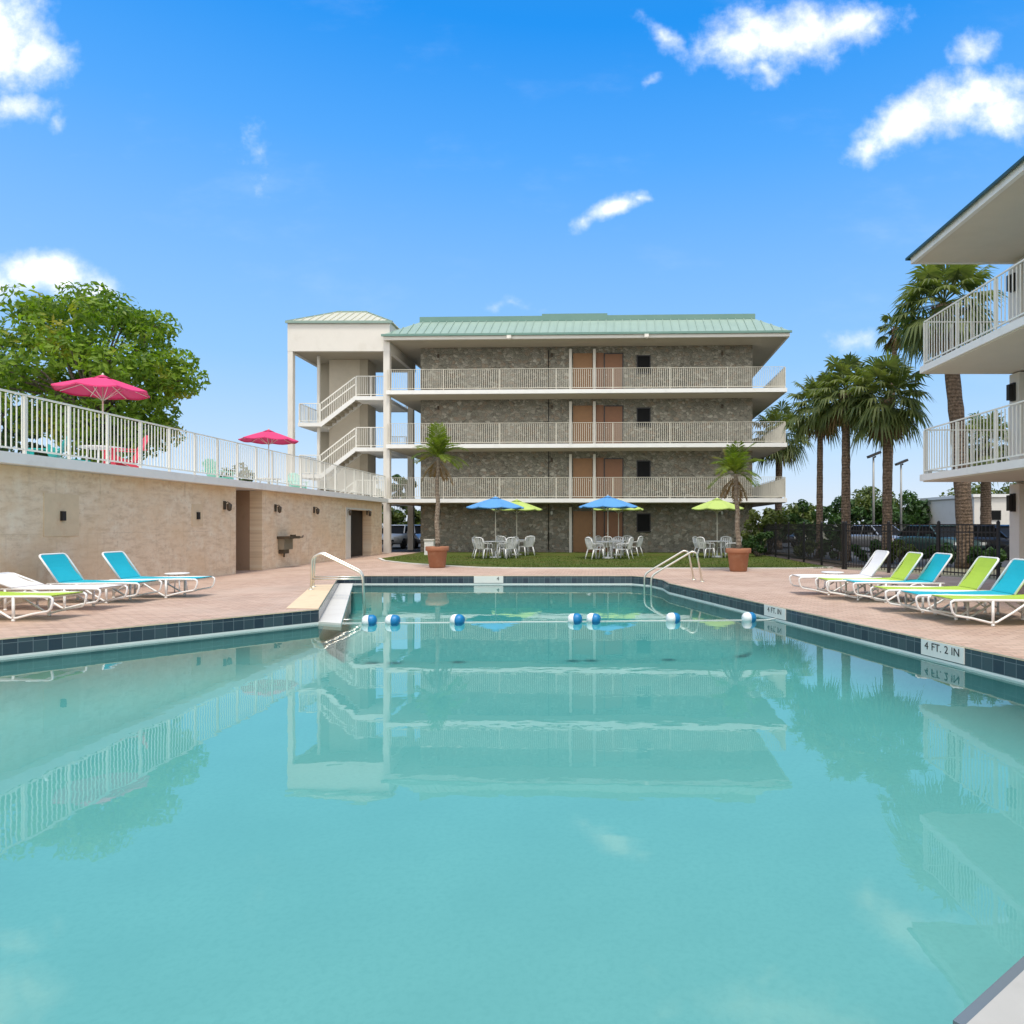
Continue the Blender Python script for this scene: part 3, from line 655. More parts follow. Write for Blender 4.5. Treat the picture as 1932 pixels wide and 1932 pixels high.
# fixtures on the wall
def lantern(y, z=2.02, s=1.0):
    bp = MB().box(XW, XW + .03, y - .06 * s, y + .06 * s, z - .12, z + .12).build('wall_lamp', BRONZE, ph)
    MB().tube([(XW + .03, y, z + .05), (XW + .10, y, z + .1), (XW + .15, y, z + .07)], .012, 6).lathe([(.02, 0), (.075, -.05), (.06, -.2), (.02, -.24)], (XW + .15, y, z + .07), 8).build('lamp_shade', BRONZE, bp)
for px in (423, 519, 592, 654, 692): lantern(-XW * F / (PX - px))
def plate(px, py, w, h, inner):
    y = -XW * F / (PX - px); z = (PY - py) * y / F + H
    b = MB().box(XW, XW + .012, y - w / 2, y + w / 2, z - h / 2, z + h / 2).build('wall_plate', BUFF, ph)
    MB().box(XW + .012, XW + .06, y - .05, y + .05, z - .11, z + .08).build(inner, BLACK, b)
plate(116, 972, .9, .85, 'socket_box'); plate(372, 972, .5, .6, 'switch_box')
# ledge lamps are parts; the fountain is its own thing
fy = -XW * F / (PX - 533)
fo = thing('drinking_fountain', (XW, fy, .55), 'dark wall mounted drinking fountain on the travertine wall beyond the alcove', 'drinking fountain')
MB().box(XW + .002, XW + .22, fy - .35, fy + .3, .62, .98).build('cabinet', plain('fountain_steel', (.30, .27, .21), .4, .6, var=.15), fo)
b = MB(); b.box(XW + .002, XW + .42, fy - .42, fy + .42, .985, 1.07); b.lathe([(.09, 0), (.10, .05), (.075, .05)], (XW + .27, fy + .2, 1.07), 12); b.build('basin_top', BRONZE, fo)
MB().tube([(XW + .3, fy + .4, 1.02), (XW + .42, fy + .62, 1.03), (XW + .42, fy + .66, 1.08)], .025, 8).build('spout', BRONZE, fo)
MB().box(XW + .002, XW + .17, fy - .3, fy + .12, .48, .615).tube([(XW + .08, fy - .05, .48), (XW + .08, fy - .05, .36)], .03, 8).build('drain_trap', BRONZE, fo)

# ------------------------------------------------------------------ right building
rb_ = thing('balcony_building', (10.3, 10, 0), 'white three storey block with white balcony railings and deep eave at the right edge', 'building')
MB().box(10.3, 19, -8, 17.0, 0, 7.97).build('wall', CREAM, rb_)
for z in (2.70, 5.37):
    s = MB().box(7.96, 10.6, -8, 17.1, z - .16, z).build('balcony_slab', WHITE, rb_)
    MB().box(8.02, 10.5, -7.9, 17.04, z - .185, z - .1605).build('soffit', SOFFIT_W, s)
    railing(rb_, (8.04, -7.5), (8.04, 17.02), z, 1.1, 1.5, .125, pick=.017, post=.04, rail=.035)
    railing(rb_, (8.1, 17.02), (10.32, 17.02), z, 1.1, 1.1, .125, pick=.017, post=.04, rail=.035)
    MB().box(8.05, 8.15, 16.85, 16.95, z, z + .1).build('drain_cap', CONC, s)
for z in (0, 2.70, 5.37):
    MB().box(10.14, 10.302, 16.62, 17.02, z, z + 2.45).build('pilaster', CREAM, rb_)
    l = MB().box(10.08, 10.139, 16.75, 16.9, z + 1.78, z + 2.22).build('wall_lamp', BLACK, rb_)
    MB().box(9.98, 10.08, 16.77, 16.88, z + 1.8, z + 2.18).build('lamp_shade', BLACK, l)
    for yy_ in (13.2, 8.6, 4.0):
        w = MB(); w.box(10.24, 10.302, yy_ - .85, yy_ - .8, z + .9, z + 2.2); w.box(10.24, 10.302, yy_ + .8, yy_ + .85, z + .9, z + 2.2); w.box(10.24, 10.302, yy_ - .8, yy_ + .8, z + 2.15, z + 2.2); w.box(10.22, 10.302, yy_ - .9, yy_ + .9, z + .85, z + .9)
        ww = w.build('window', CREAM, rb_); MB().box(10.28, 10.303, yy_ - .8, yy_ + .8, z + .9, z + 2.15).build('pane', GLASS, ww)
e = MB(); e.box(7.78, 7.88, -8.2, 17.2, 7.96, 8.12); e.box(7.88, 19, 17.1, 17.2, 7.96, 8.12); e.build('fascia', WHITE, rb_)
MB().box(7.88, 19, -8.1, 17.1, 7.975, 8.05).build('eave_soffit', SOFFIT_W, rb_)
r2 = MB(); a = [(7.70, -8.3, 8.125), (19.3, -8.3, 8.125), (19.3, 17.28, 8.125), (7.70, 17.28, 8.125)]; b = [(9.3, -6.7, 9.2), (17.7, -6.7, 9.2), (17.7, 15.68, 9.2), (9.3, 15.68, 9.2)]
r2.add(a + b, [(0, 1, 5, 4), (1, 2, 6, 5), (2, 3, 7, 6), (3, 0, 4, 7), (4, 5, 6, 7), (3, 2, 1, 0)])
rr_ = r2.build('roof', GREEN_R, rb_)
d = MB(); d.box(7.69, 7.74, -8.3, 17.3, 8.09, 8.145); d.box(7.74, 19.3, 17.25, 17.3, 8.09, 8.145); d.build('drip_edge', TEAL_D, rr_)

# ------------------------------------------------------------------ loungers
LNG = 'sling loungers beside the pool'
def lounger(mat, bx=1.26, bz=.90):
    t = thing('sun_lounger', (0, 0, 0), 'lounger', 'sun lounger', LNG)
    hw = .32; fr = MB()
    for s in (-1, 1): fr.tube([(-.58, s * hw, .37), (-.3, s * hw, .375), (.55, s * hw, .365), (1.10, s * hw, .36)], .019, 8)
    for x in (-.5, 0, .5, 1.08): fr.tube([(x, -hw, .36), (x, hw, .36)], .015, 6)
    fr.build('frame', FRAMEW, t)
    for s in (-1, 1):
        br = MB(); y = s * (hw + .005)
        br.tube([(-.56, y, .372), (-.605, y, .35), (-.61, y, .30), (-.585, y, .20), (-.54, y, .155), (-.3, y, .115), (-.06, y, .055), (0, y, .045), (.06, y, .06), (.3, y, .20), (.5, y, .335), (.58, y, .36)], .017, 8)
        br.build('brace', FRAMEW, t)
        for x in (0, 1.02): 
            l = MB(); l.tube([(x, y, .36), (x, y, .02)], .021, 8); l.lathe([(.026, 0), (.026, .03)], (x, y, .0), 8); l.build('leg', FRAMEW, t)
        MB().tube([(1.02, y, .1), (.66, y, .345)], .014, 6).build('stay', FRAMEW, t)
    rows = []
    for i in range(9):
        x = lerp(-.57, .88, i / 8); z = .392 - .02 * math.sin(math.pi * i / 8); rows.append(((x, -hw + .01, z), (x, hw - .01, z)))
    MB().sheet(rows, .008).build('seat_sling', mat, t)
    hx, hz = .90, .385
    bf = MB()
    bf.tube([(hx, -hw, hz), (lerp(hx, bx, .93), -hw, lerp(hz, bz, .93)), (bx - .01, -hw + .02, bz - .012), (bx, -hw + .07, bz), (bx, hw - .07, bz), (bx - .01, hw - .02, bz - .012), (lerp(hx, bx, .93), hw, lerp(hz, bz, .93)), (hx, hw, hz)], .018, 8)
    bk = bf.build('backrest', FRAMEW, t)
    rows = []
    for i in range(8):
        u = i / 7; x, z = lerp(hx, bx - .012, u), lerp(hz, bz - .012, u); k = .025 * math.sin(math.pi * u); ins = .012 if i < 7 else .045
        rows.append(((x + k, -hw + ins, z - k + .012), (x + k, hw - ins, z - k + .012)))
    MB().sheet(rows, .008).build('back_sling', mat, bk)
    return t
L_C, L_L, L_W = lounger(CYAN), lounger(LIME), lounger(WSL)
L_WF = lounger(WSL, 1.48, .60)
def place_l(proto, used, X, Y, rz, label):
    o = proto if proto not in used else dup(proto, (0, 0, 0), 0, label, LNG)
    used.append(proto); o.location = (X, Y + .33, .002); o.rotation_euler = (0, 0, rz); o['label'] = label
used = []
for i, (m, px, py, r, lab) in enumerate([
        (L_C, 312, 1129, 181.5, 'cyan lounger against the travertine wall, farthest along the left row near the alcove'),
        (L_C, 200, 1139, 180, 'cyan lounger in the left row, nearer the camera than the other cyan one there'),
        (L_WF, 122, 1153, 179, 'white lounger in the left row between the cyan and the lime one'),
        (L_L, 26, 1173, 178, 'lime lounger cut by the left picture edge with only its foot in view'),
        (L_W, 1563, 1124, 1, 'white lounger at the far end of the right row by the fence'),
        (L_L, 1619, 1133, 0, 'lime lounger between the white and the cyan one in the right row'),
        (L_C, 1671, 1138, 1, 'cyan lounger between two lime ones in the right row'),
        (L_L, 1742, 1157, -1, 'lime lounger in the right row with cyan ones on both sides'),
        (L_C, 1804, 1170, 0, 'cyan lounger cut by the right picture edge at its backrest'),
        (L_L, 1873, 1182, 1, 'nearest lime lounger at the right edge with only its foot in view')]):
    X, Y = G(px, py); place_l(m, used, X, Y, R(r), lab)

# small white side tables
def side_table(x, y, label):
    t = thing('side_table', (x, y, 0.002), label, 'side table', 'small white side tables')
    MB().lathe([(.0, .4), (.23, .4), (.24, .415), (.23, .43), (0, .43)], (x, y, 0), 20).build('table_top', PLASTIC, t)
    for k in range(4):
        a = R(45 + 90 * k); MB().tube([(x + .15 * math.cos(a), y + .15 * math.sin(a), .4), (x + .2 * math.cos(a), y + .2 * math.sin(a), 0)], .016, 6).build('leg', PLASTIC, t)
side_table(-9.03, 14.75, 'small round white side table beyond the farthest cyan lounger on the left')
side_table(5.12, 15.1, 'small round white side table beside the white lounger at the fence')

# ------------------------------------------------------------------ handrails at the pool
def handrail(pts, label):
    c = pts[0]; o = thing('pool_handrail', (c[0], c[1], 0.0), label, 'handrail', 'steel handrails in pairs at the pool corners')
    def smooth(ps):
        ps = [Vector(p) for p in ps]; out = [ps[0]]
        for i in range(1, len(ps) - 1):
            a, b, c_ = ps[i - 1], ps[i], ps[i + 1]; k = min(.14, (a - b).length * .4, (c_ - b).length * .4)
            p, q = b + (a - b).normalized() * k, b + (c_ - b).normalized() * k
            for j in range(6):
                u = j / 5; out.append(p * (1 - u) ** 2 + b * 2 * u * (1 - u) + q * u * u)
        return out + [ps[-1]]
    MB().tube(smooth(pts), .024, 10).build('rail', STEEL, o)
    MB().lathe([(.06, 0.002), (.055, .015), (.03, .03)], (c[0], c[1], 0), 14).build('escutcheon', STEEL, o)
    return o
for y, lab in ((18.15, 'right far corner handrail, the one farther from the camera'), (17.55, 'right far corner handrail, the one nearer the camera')):
    q = (18.15 - y) * .22; handrail([(2.50 + q, y, 0), (2.36 + q, y, .74), (2.24 + q, y, .78), (1.2 + q, y, .16), (1.2 + q, y, -.4)], 'bent steel ' + lab)
for y, lab in ((15.45, 'left handrail beside the buff coping, the one nearer the camera'), (16.1, 'left handrail beside the buff coping, the one farther from the camera')):
    x = -6.46 - (y - 15.45) * .33
    o = handrail([(x, y, 0), (x + .03, y, .72), (x + .22, y, .82), (x + 1.16, y, .36), (x + 1.2, y, -.6)], 'bent steel ' + lab)
    MB().tube([(x, y, .24), (x + 1.17, y, .24)], .017, 8).build('cross_bar', STEEL, o)

# ------------------------------------------------------------------ lane rope and floats
rp = MB(); A, B = Vector((-4.75, 11.9, -.215)), Vector((3.2, 12.35, -.215))
rp.tube([A + (B - A) * (i / 40) + Vector((0, 0, -.035 * math.sin(math.pi * min(1, i / 4)) * (1 if i < 40 else 0) if False else -.03 * (0 < i < 40))) for i in range(41)], .008, 6)
tag(rp.build('float_rope', ROPE), 'thin rope across the pool carrying the blue and white floats', 'rope')
fl = thing('rope_float', (0, 0, 0), 'float', 'float', 'blue and white rope floats')
MB().lathe([(0.025, -0.123), (0.070, -0.111), (0.097, -0.074), (0.102, -0.025), (0.102, 0.000)], (0, 0, 0), 16, axis='x').build('white_half', WHITEF, fl, (0, 0, 0))
MB().lathe([(0.102, 0.000), (0.102, 0.025), (0.097, 0.074), (0.070, 0.111), (0.025, 0.123)], (0, 0, 0), 16, axis='x').build('blue_half', BLUEF, fl, (0, 0, 0))
FLO = [(697, 'leftmost float, close to the white pool ledge'), (741, 'second float from the left, close beside the leftmost one'), (863, 'lone float left of the rope middle'), (1085, 'left one of the two floats close together at mid rope'),
       (1120, 'right one of the two floats close together at mid rope'), (1270, 'lone float under the right handrails'), (1413, 'last float near the right pool edge and the smaller depth tile')]
for i, (px, lab) in enumerate(FLO):
    k = (px - PX) / F; d = B - A; t_ = (k * A.y - A.x) / (d.x - k * d.y); p = A + d * t_
    o = fl if i == 0 else dup(fl, (0, 0, 0), 0, '')
    o.location = (p.x, p.y, -.205); o.rotation_euler = (rnd.uniform(-.1, .1), rnd.uniform(-.12, .12), rnd.uniform(-.35, .35)); o['label'] = 'blue and white ' + lab

# ------------------------------------------------------------------ parasols, tables, chairs
def parasol(mat, x, y, z0, apex, rad, label, group, rim_drop=.36, n=8, rot=0.2):
    t = thing('parasol', (x, y, z0), label, 'parasol', group)
    c = MB(); top = apex - .06; rows = 5; vs = []; fs = []
    for i in range(rows + 1):
        u = i / rows; r = .03 + (rad - .03) * u; z = top - rim_drop * (u ** 1.12)
        for k in range(n * 4):
            a = rot + 2 * math.pi * k / (n * 4); m = (k % 4) / 4; sag = math.sin(math.pi * m)
            rr = r * math.cos(math.pi / n) / math.cos((m - .5) * 2 * math.pi / n) if True else r
            vs.append((x + rr * math.cos(a), y + rr * math.sin(a), z0 + z - .05 * sag * u))
    for i in range(rows):
        for k in range(n * 4):
            k2 = (k + 1) % (n * 4); fs.append((i * n * 4 + k, (i + 1) * n * 4 + k, (i + 1) * n * 4 + k2, i * n * 4 + k2))
    c.add(vs, fs, False)
    b0 = rows * n * 4; v2 = [(vx, vy, vz - .035) for vx, vy, vz in vs[b0:]]; o = len(c.v); c.add(v2, [])
    for k in range(n * 4): k2 = (k + 1) % (n * 4); c.f.append((b0 + k, o + k, o + k2, b0 + k2)); c.sm.append(False)
    cv = c.build('canopy', mat, t)
    MB().lathe([(.24, top - .055), (.05, top + .035), (.03, top + .04)], (x, y, z0), 16).build('vent_cap', mat, cv)
    MB().tube([(x, y, z0 + .02), (x, y, z0 + apex - .02)], .02, 10).build('pole', POLE, t)
    MB().lathe([(.02, apex - .03), (.035, apex), (.0, apex + .045)], (x, y, z0), 10).build('finial', POLE, t)
    for k in range(n):
        a = rot + 2 * math.pi * k / n; ca, sa = math.cos(a), math.sin(a)
        r = MB(); r.tube([(x + .03 * ca, y + .03 * sa, z0 + top - .04), (x + rad * .96 * ca, y + rad * .96 * sa, z0 + top - rim_drop - .03)], .009, 5)
        r.tube([(x + .03 * ca, y + .03 * sa, z0 + top - .62), (x + rad * .5 * ca, y + rad * .5 * sa, z0 + top - .03 - rim_drop * .47)], .008, 5); r.build('rib', POLE, t)
    b = MB(); b.lathe([(.25, .003), (.25, .05), (.20, .075), (.05, .085), (.035, .11), (.035, .3)], (x, y, z0), 20); b.build('base', PLASTIC, t)
    return t
def round_table(x, y, z0, label, group, mat=None):
    mat = mat or PLASTIC
    t = thing('round_table', (x, y, z0), label, 'table', group)
    MB().lathe([(.06, .70), (.5, .70), (.53, .715), (.53, .73), (.5, .74), (.03, .74)], (x, y, z0), 28).build('table_top', mat, t)
    for k in range(4):
        a = R(20 + 90 * k); c, s = math.cos(a), math.sin(a)
        MB().tube([(x + .33 * c, y + .33 * s, z0 + .7), (x + .36 * c, y + .36 * s, z0 + .35), (x + .42 * c, y + .42 * s, z0)], [.028, .024, .03], 8).build('leg', mat, t)
    return t
CH = 'white resin garden armchairs on the lawn'
def resin_chair():
    t = thing('garden_chair', (0, 0, 0), 'chair', 'chair', CH)
    rows = []
    for i in range(7):
        y = lerp(-.24, .22, i / 6); z = .44 - .02 * math.sin(math.pi * i / 6) - (.012 if i == 0 else 0); w = lerp(.25, .21, i / 6); rows.append(((-w, y, z), (w, y, z)))
    MB().sheet(rows, .018).build('seat', PLASTIC, t)
    bk = MB()
    for k in range(5):
        x = lerp(-.17, .17, k / 4); bk.bar((x, .22, .42), (x * 1.12, .33, .86), .05, .014, (0, 1, 0))
    for s in (-1, 1): bk.tube([(s * .225, .22, .43), (s * .25, .30, .70), (s * .23, .335, .86)], .02, 6)
    bk.tube([(-.23, .335, .86), (-.12, .345, .90), (0, .35, .915), (.12, .345, .90), (.23, .335, .86)], .022, 6)
    bk.build('backrest', PLASTIC, t)
    for s in (-1, 1):
        a = MB(); a.bar((s * .285, .27, .66), (s * .29, -.17, .65), .05, .022); a.tube([(s * .29, -.17, .645), (s * .285, -.235, .60), (s * .27, -.25, .45)], .02, 6); a.build('armrest', PLASTIC, t)
        MB().tube([(s * .25, -.22, .44), (s * .275, -.27, 0)], [.026, .02], 6).build('leg', PLASTIC, t); MB().tube([(s * .215, .2, .44), (s * .25, .33, 0)], [.026, .02], 6).build('leg', PLASTIC, t)
    return t
chair0 = resin_chair(); nch = [0]
def chair_at(x, y, z0, face, label):
    o = chair0 if nch[0] == 0 else dup(chair0, (0, 0, 0), 0, label, CH); nch[0] += 1
    o.location = (x, y, z0); o.rotation_euler = (0, 0, face); o['label'] = label
SETS = [(935, 30.1, U_BLUE, 'left blue parasol', 2.70, 20), (975, 33.0, U_LIME, 'left lime parasol', 2.68, 50), (1147, 29.6, U_BLUE, 'middle blue parasol', 2.72, 35), (1167, 32.6, U_LIME, 'middle lime parasol', 2.68, 10), (1353, 30.6, U_LIME, 'lone lime parasol', 2.66, 60)]
LBL = {'left blue parasol': 'blue market parasol on the left of the lawn in front of a lime one', 'left lime parasol': 'lime market parasol behind the left blue one near the potted palm', 'middle blue parasol': 'blue market parasol at the middle of the lawn before the brown doors',
       'middle lime parasol': 'lime market parasol mostly hidden behind the middle blue one', 'lone lime parasol': 'lime market parasol standing alone beside the right potted palm'}
for (px, Y, mat, nm, ap, r0) in SETS:
    X = (px - PX) * Y / F
    parasol(mat, X, Y, .006, ap, 1.28 if mat is U_BLUE else 1.22, LBL[nm], 'market parasols on the lawn', .42, rot=R(r0))
    round_table(X, Y, .006, 'round white table around the pole of the ' + nm, 'round white tables on the lawn')
    for k, wd in enumerate(('right front', 'right back', 'left back', 'left front')):
        a = R(-35 + 90 * k + rnd.uniform(-12, 12)); rr = .78 + rnd.uniform(-.05, .1)
        chair_at(X + rr * math.cos(a), Y + rr * math.sin(a), .006, a - R(90) + R(rnd.uniform(-14, 14)), 'white resin armchair at the ' + wd + ' of the table under the ' + nm)
# roof terrace furniture
ZT = 2.768
def uppx(px, Y): return (px - PX) * Y / F
parasol(U_PINK, uppx(194, 18.2), 18.2, ZT, 2.66, 1.10, 'pink parasol on the roof terrace in front of the big leafy tree', 'pink parasols on the roof terrace', .36, rot=.1)
parasol(U_PINK, uppx(507, 30.5), 30.5, ZT, 2.92, 1.22, 'pink parasol farther along the roof terrace beside the stair tower', 'pink parasols on the roof terrace', .42, rot=.3)
round_table(uppx(194, 18.2), 18.2, ZT, 'round white table under the nearer pink parasol on the roof terrace', 'round tables on the roof terrace')
round_table(uppx(507, 30.5), 30.5, ZT, 'round white table under the farther pink parasol on the roof terrace', 'round tables on the roof terrace')
def adirondack(mat, x, y, rz, label):
    t = thing('adirondack_chair', (0, 0, 0), label, 'chair', 'slatted low chairs on the roof terrace')
    s = MB()
    for k in range(6): u = k / 5; s.bar((-.27, lerp(-.32, .18, u), lerp(.38, .26, u)), (.27, lerp(-.32, .18, u), lerp(.38, .26, u)), .085, .02)
    s.build('seat', mat, t)
    b = MB()
    for k in range(5):
        xx = lerp(-.22, .22, k / 4); top = .98 - .10 * (abs(k - 2) / 2) ** 2; b.bar((xx * .85, .17, .24), (xx * 1.1, .17 + (top - .24) * .42, top), .095, .02, (0, 1, .4))
    b.bar((-.26, .33, .60), (.26, .33, .60), .07, .03); b.build('backrest', mat, t)
    for q in (-1, 1):
        MB().bar((q * .34, -.40, .55), (q * .34, .36, .57), .13, .025).build('armrest', mat, t)
        MB().bar((q * .30, -.34, 0), (q * .30, -.32, .54), .09, .03, (1, 0, 0)).build('leg', mat, t); MB().bar((q * .295, .40, 0), (q * .295, -.30, .36), .03, .10).build('leg', mat, t)
    t.location = (x, y, ZT); t.rotation_euler = (0, 0, rz); return t
adirondack(TEALR, uppx(86, 17.3), 17.3, R(-60), 'teal slatted chair on the terrace left of the nearer pink parasol')
adirondack(TEALR, uppx(128, 20.0), 20.0, R(150), 'teal slatted low chair facing away just right of the other teal one')
adirondack(REDR, uppx(236, 17.3), 17.3, R(-40), 'red slatted chair on the terrace under the nearer pink parasol')
adirondack(SEAFOAM, uppx(262, 23.5), 23.5, R(100), 'pale seafoam chair low behind the railing right of the red chair')
adirondack(SEAFOAM, uppx(412, 24.3), 24.3, R(170), 'seafoam slatted chair standing alone between the two pink parasols')
adirondack(SEAFOAM, uppx(560, 30.0), 30.0, R(40), 'seafoam chair beside the farther pink parasol near the stair tower')

# ------------------------------------------------------------------ planting
def frond_fan(mb, o, d, Lp, Lb, n, rg, droop=.35):
    o, d = Vector(o), Vector(d).normalized(); side = d.cross(Vector((0, 0, 1)))
    side = side.normalized() if side.length > .1 else Vector((1, 0, 0)); up = side.cross(d).normalized()
    tip = o + d * Lp + Vector((0, 0, -droop * .25 * Lp)); mb.bar(o, tip, .03, .02)
    d2 = (d + Vector((0, 0, -droop * .5))).normalized()
    for i in range(n):
        a = lerp(-R(118), R(118), i / (n - 1)) + rg.uniform(-.05, .05); L = Lb * (1 - .32 * abs(a) / R(118)) * rg.uniform(.85, 1.08)
        v = d2 * math.cos(a) + side * math.sin(a); w = v.cross(up).normalized() * (.048)
        p1 = tip + v * L * .55 - up * .04 * abs(a) + Vector((0, 0, -.05 * L)); p2 = tip + v * L * .98 + Vector((0, 0, -droop * L * rg.uniform(.5, 1.1)))
        mb.add([tip, p1 - w, p2, p1 + w], [(0, 1, 2, 3)])
def palm(x, y, h, lean, tr, crown, label, nf=52, seed=1, z0=0, blade=.95):
    rg = random.Random(seed); t = thing('palm_tree', (x, y, z0), label, 'palm tree', 'tall fan palms beyond the fence')
    pts, rad = [], []
    for i in range(26):
        u = i / 25; pts.append((x + lean * u ** 1.6, y, z0 + h * u)); rad.append(tr * (1.18 - .25 * u + (.18 * max(0, (u - .86) / .14)) + .05 * math.sin(i * 2.6)) * (1.25 if i == 0 else 1))
    MB().tube(pts, rad, 12).build('trunk', PBARK, t)
    top = Vector(pts[-1]); g, dd_ = MB(), MB()
    for i in range(nf):
        u = (i + .5) / nf; el = R(lerp(82, -42, u ** .85)); az = i * 2.39996 + rg.uniform(-.2, .2)
        d = (math.cos(az) * math.cos(el), math.sin(az) * math.cos(el), math.sin(el)); frond_fan(g, top + Vector((0, 0, .1 * (1 - u))), d, crown * rg.uniform(.38, .72), blade * crown * .50 * rg.uniform(.8, 1.1), 19, rg, .38 + .45 * u)
    g.build('crown', PALM_L, t)
    for i in range(9):
        el = R(rg.uniform(-72, -42)); az = rg.uniform(0, 6.28); d = (math.cos(az) * math.cos(el), math.sin(az) * math.cos(el), math.sin(el))
        frond_fan(dd_, top + Vector((0, 0, -.15)), d, crown * .38, crown * .42, 12, rg, .5)
    dd_.build('dry_skirt', DEAD_L, t)
    bt = MB()
    for i in range(26):
        az = i * 2.4; z = top.z - .1 - .9 * i / 26; rr = tr * 1.1
        bt.bar((top.x + rr * .8 * math.cos(az), top.y + rr * .8 * math.sin(az), z - .15), (top.x + rr * 1.6 * math.cos(az), top.y + rr * 1.6 * math.sin(az), z + .16), .07, .03)
    bt.build('leaf_bases', PBARK, t)
def ph_(py, Y): return (PY - py) * Y / F + H
palm(uppx(1546, 30.5), 30.5, ph_(765, 30.5), .05, .13, 1.75, 'slim palm nearest the stone building, leftmost of the three in a row', seed=2)
palm(uppx(1596, 28.0), 28.0, ph_(742, 28), .0, .165, 1.75, 'middle palm of the three in a row with the tallest of their crowns', seed=5)
palm(uppx(1674, 26.5), 26.5, ph_(752, 26.5), .0, .165, 1.95, 'palm with broad crown and dry brown skirt, rightmost of the three in a row', nf=60, seed=8)
palm(uppx(1822, 23.5), 23.5, ph_(575, 23.5), -.75, .235, 2.05, 'tall leaning palm with thick trunk rising behind the white balconies', nf=60, seed=11)
palm(uppx(1468, 41), 41, ph_(820, 41), .1, .2, 2.2, 'dark palm half hidden behind the right end of the stone building', seed=14)
palm(uppx(1860, 36), 36, ph_(838, 36), 0, .24, 1.9, 'short palm seen through the lower white balcony railing', seed=21)
palm(uppx(1676, 31), 31, ph_(618, 31), .33, .11, 1.0, 'palm whose small crown hangs above the broad one left of the balconies', nf=20, seed=17)
# potted young palms
def pinnate(mb, o, az, el, L, rg):
    p = Vector(o); d = Vector((math.cos(az) * math.cos(el), math.sin(az) * math.cos(el), math.sin(el))); n = 15; st = L / n; last = p
    for i in range(n):
        d = (d + Vector((0, 0, -.075 - .05 * i / n))).normalized(); q = p + d * st; mb.bar(p, q, .014, .012)
        side = d.cross(Vector((0, 0, 1)))
        if side.length < .05: side = Vector((math.sin(az), -math.cos(az), 0))
        side.normalize()
        if i > 1:
            ll = L * .30 * math.sin(math.pi * (i + 1) / (n + 2)) + .05
            for s in (-1, 1):
                for j in (0, .5):
                    b = p + d * st * j; v = (side * s + d * .75 + Vector((0, 0, -.15 + rg.uniform(-.15, .15)))).normalized(); w = d * .02
                    mb.add([b - w, b + v * ll * .6 - w, b + v * ll, b + v * ll * .6 + w], [(0, 1, 2, 3)])
        p = q
def potted(x, y, h, lean, label, plabel, seed):
    rg = random.Random(seed)
    t = thing('planter_pot', (x, y, 0.003), label, 'planter', 'terracotta planters')
    MB().lathe([(.245, 0), (.27, .04), (.33, .55), (.345, .57), (.385, .575), (.395, .60), (.395, .70), (.385, .72), (.34, .72), (.33, .62), (0, .62)], (x, y, .003), 28).build('pot', TERRA, t)
    MB().lathe([(0, .645), (.2, .65), (.328, .625)], (x, y, .003), 20).build('soil', SOIL, t)
    p = thing('potted_palm', (x, y, .66), plabel, 'palm', 'young palms in pots')
    pts = [(x + lean * (i / 12) ** 1.5 + .02 * math.sin(i * 1.3), y, .64 + (h - .64) * i / 12) for i in range(13)]
    MB().tube(pts, [.085 - .03 * i / 12 + .006 * (i % 2) for i in range(13)], 10).build('trunk', PBARK2, p)
    g, dg = MB(), MB(); top = pts[-1]
    for i in range(22): pinnate(g, top, i * 2.4 + rg.uniform(-.3, .3), R(rg.uniform(48, 88) if i < 16 else rg.uniform(10, 45)), rg.uniform(.85, 1.2), rg)
    g.build('crown', POT_L, p)
    for i in range(4): pinnate(dg, (top[0], top[1], top[2] - .12), i * 1.1, R(rg.uniform(-60, -15)), rg.uniform(.7, 1.0), rg)
    dg.build('dry_fronds', DEAD_L, p)
x, y = G(825, 1071); potted(x, y, 3.75, .02, 'terracotta planter with rim on the lawn edge left of the tables', 'young palm rising straight from the left terracotta planter', 4)
x, y = G(1393, 1078); potted(x, y, 3.05, -.10, 'terracotta planter with rim at the lawn edge right of the handrails', 'young palm with bent crown growing in the right terracotta planter', 9)

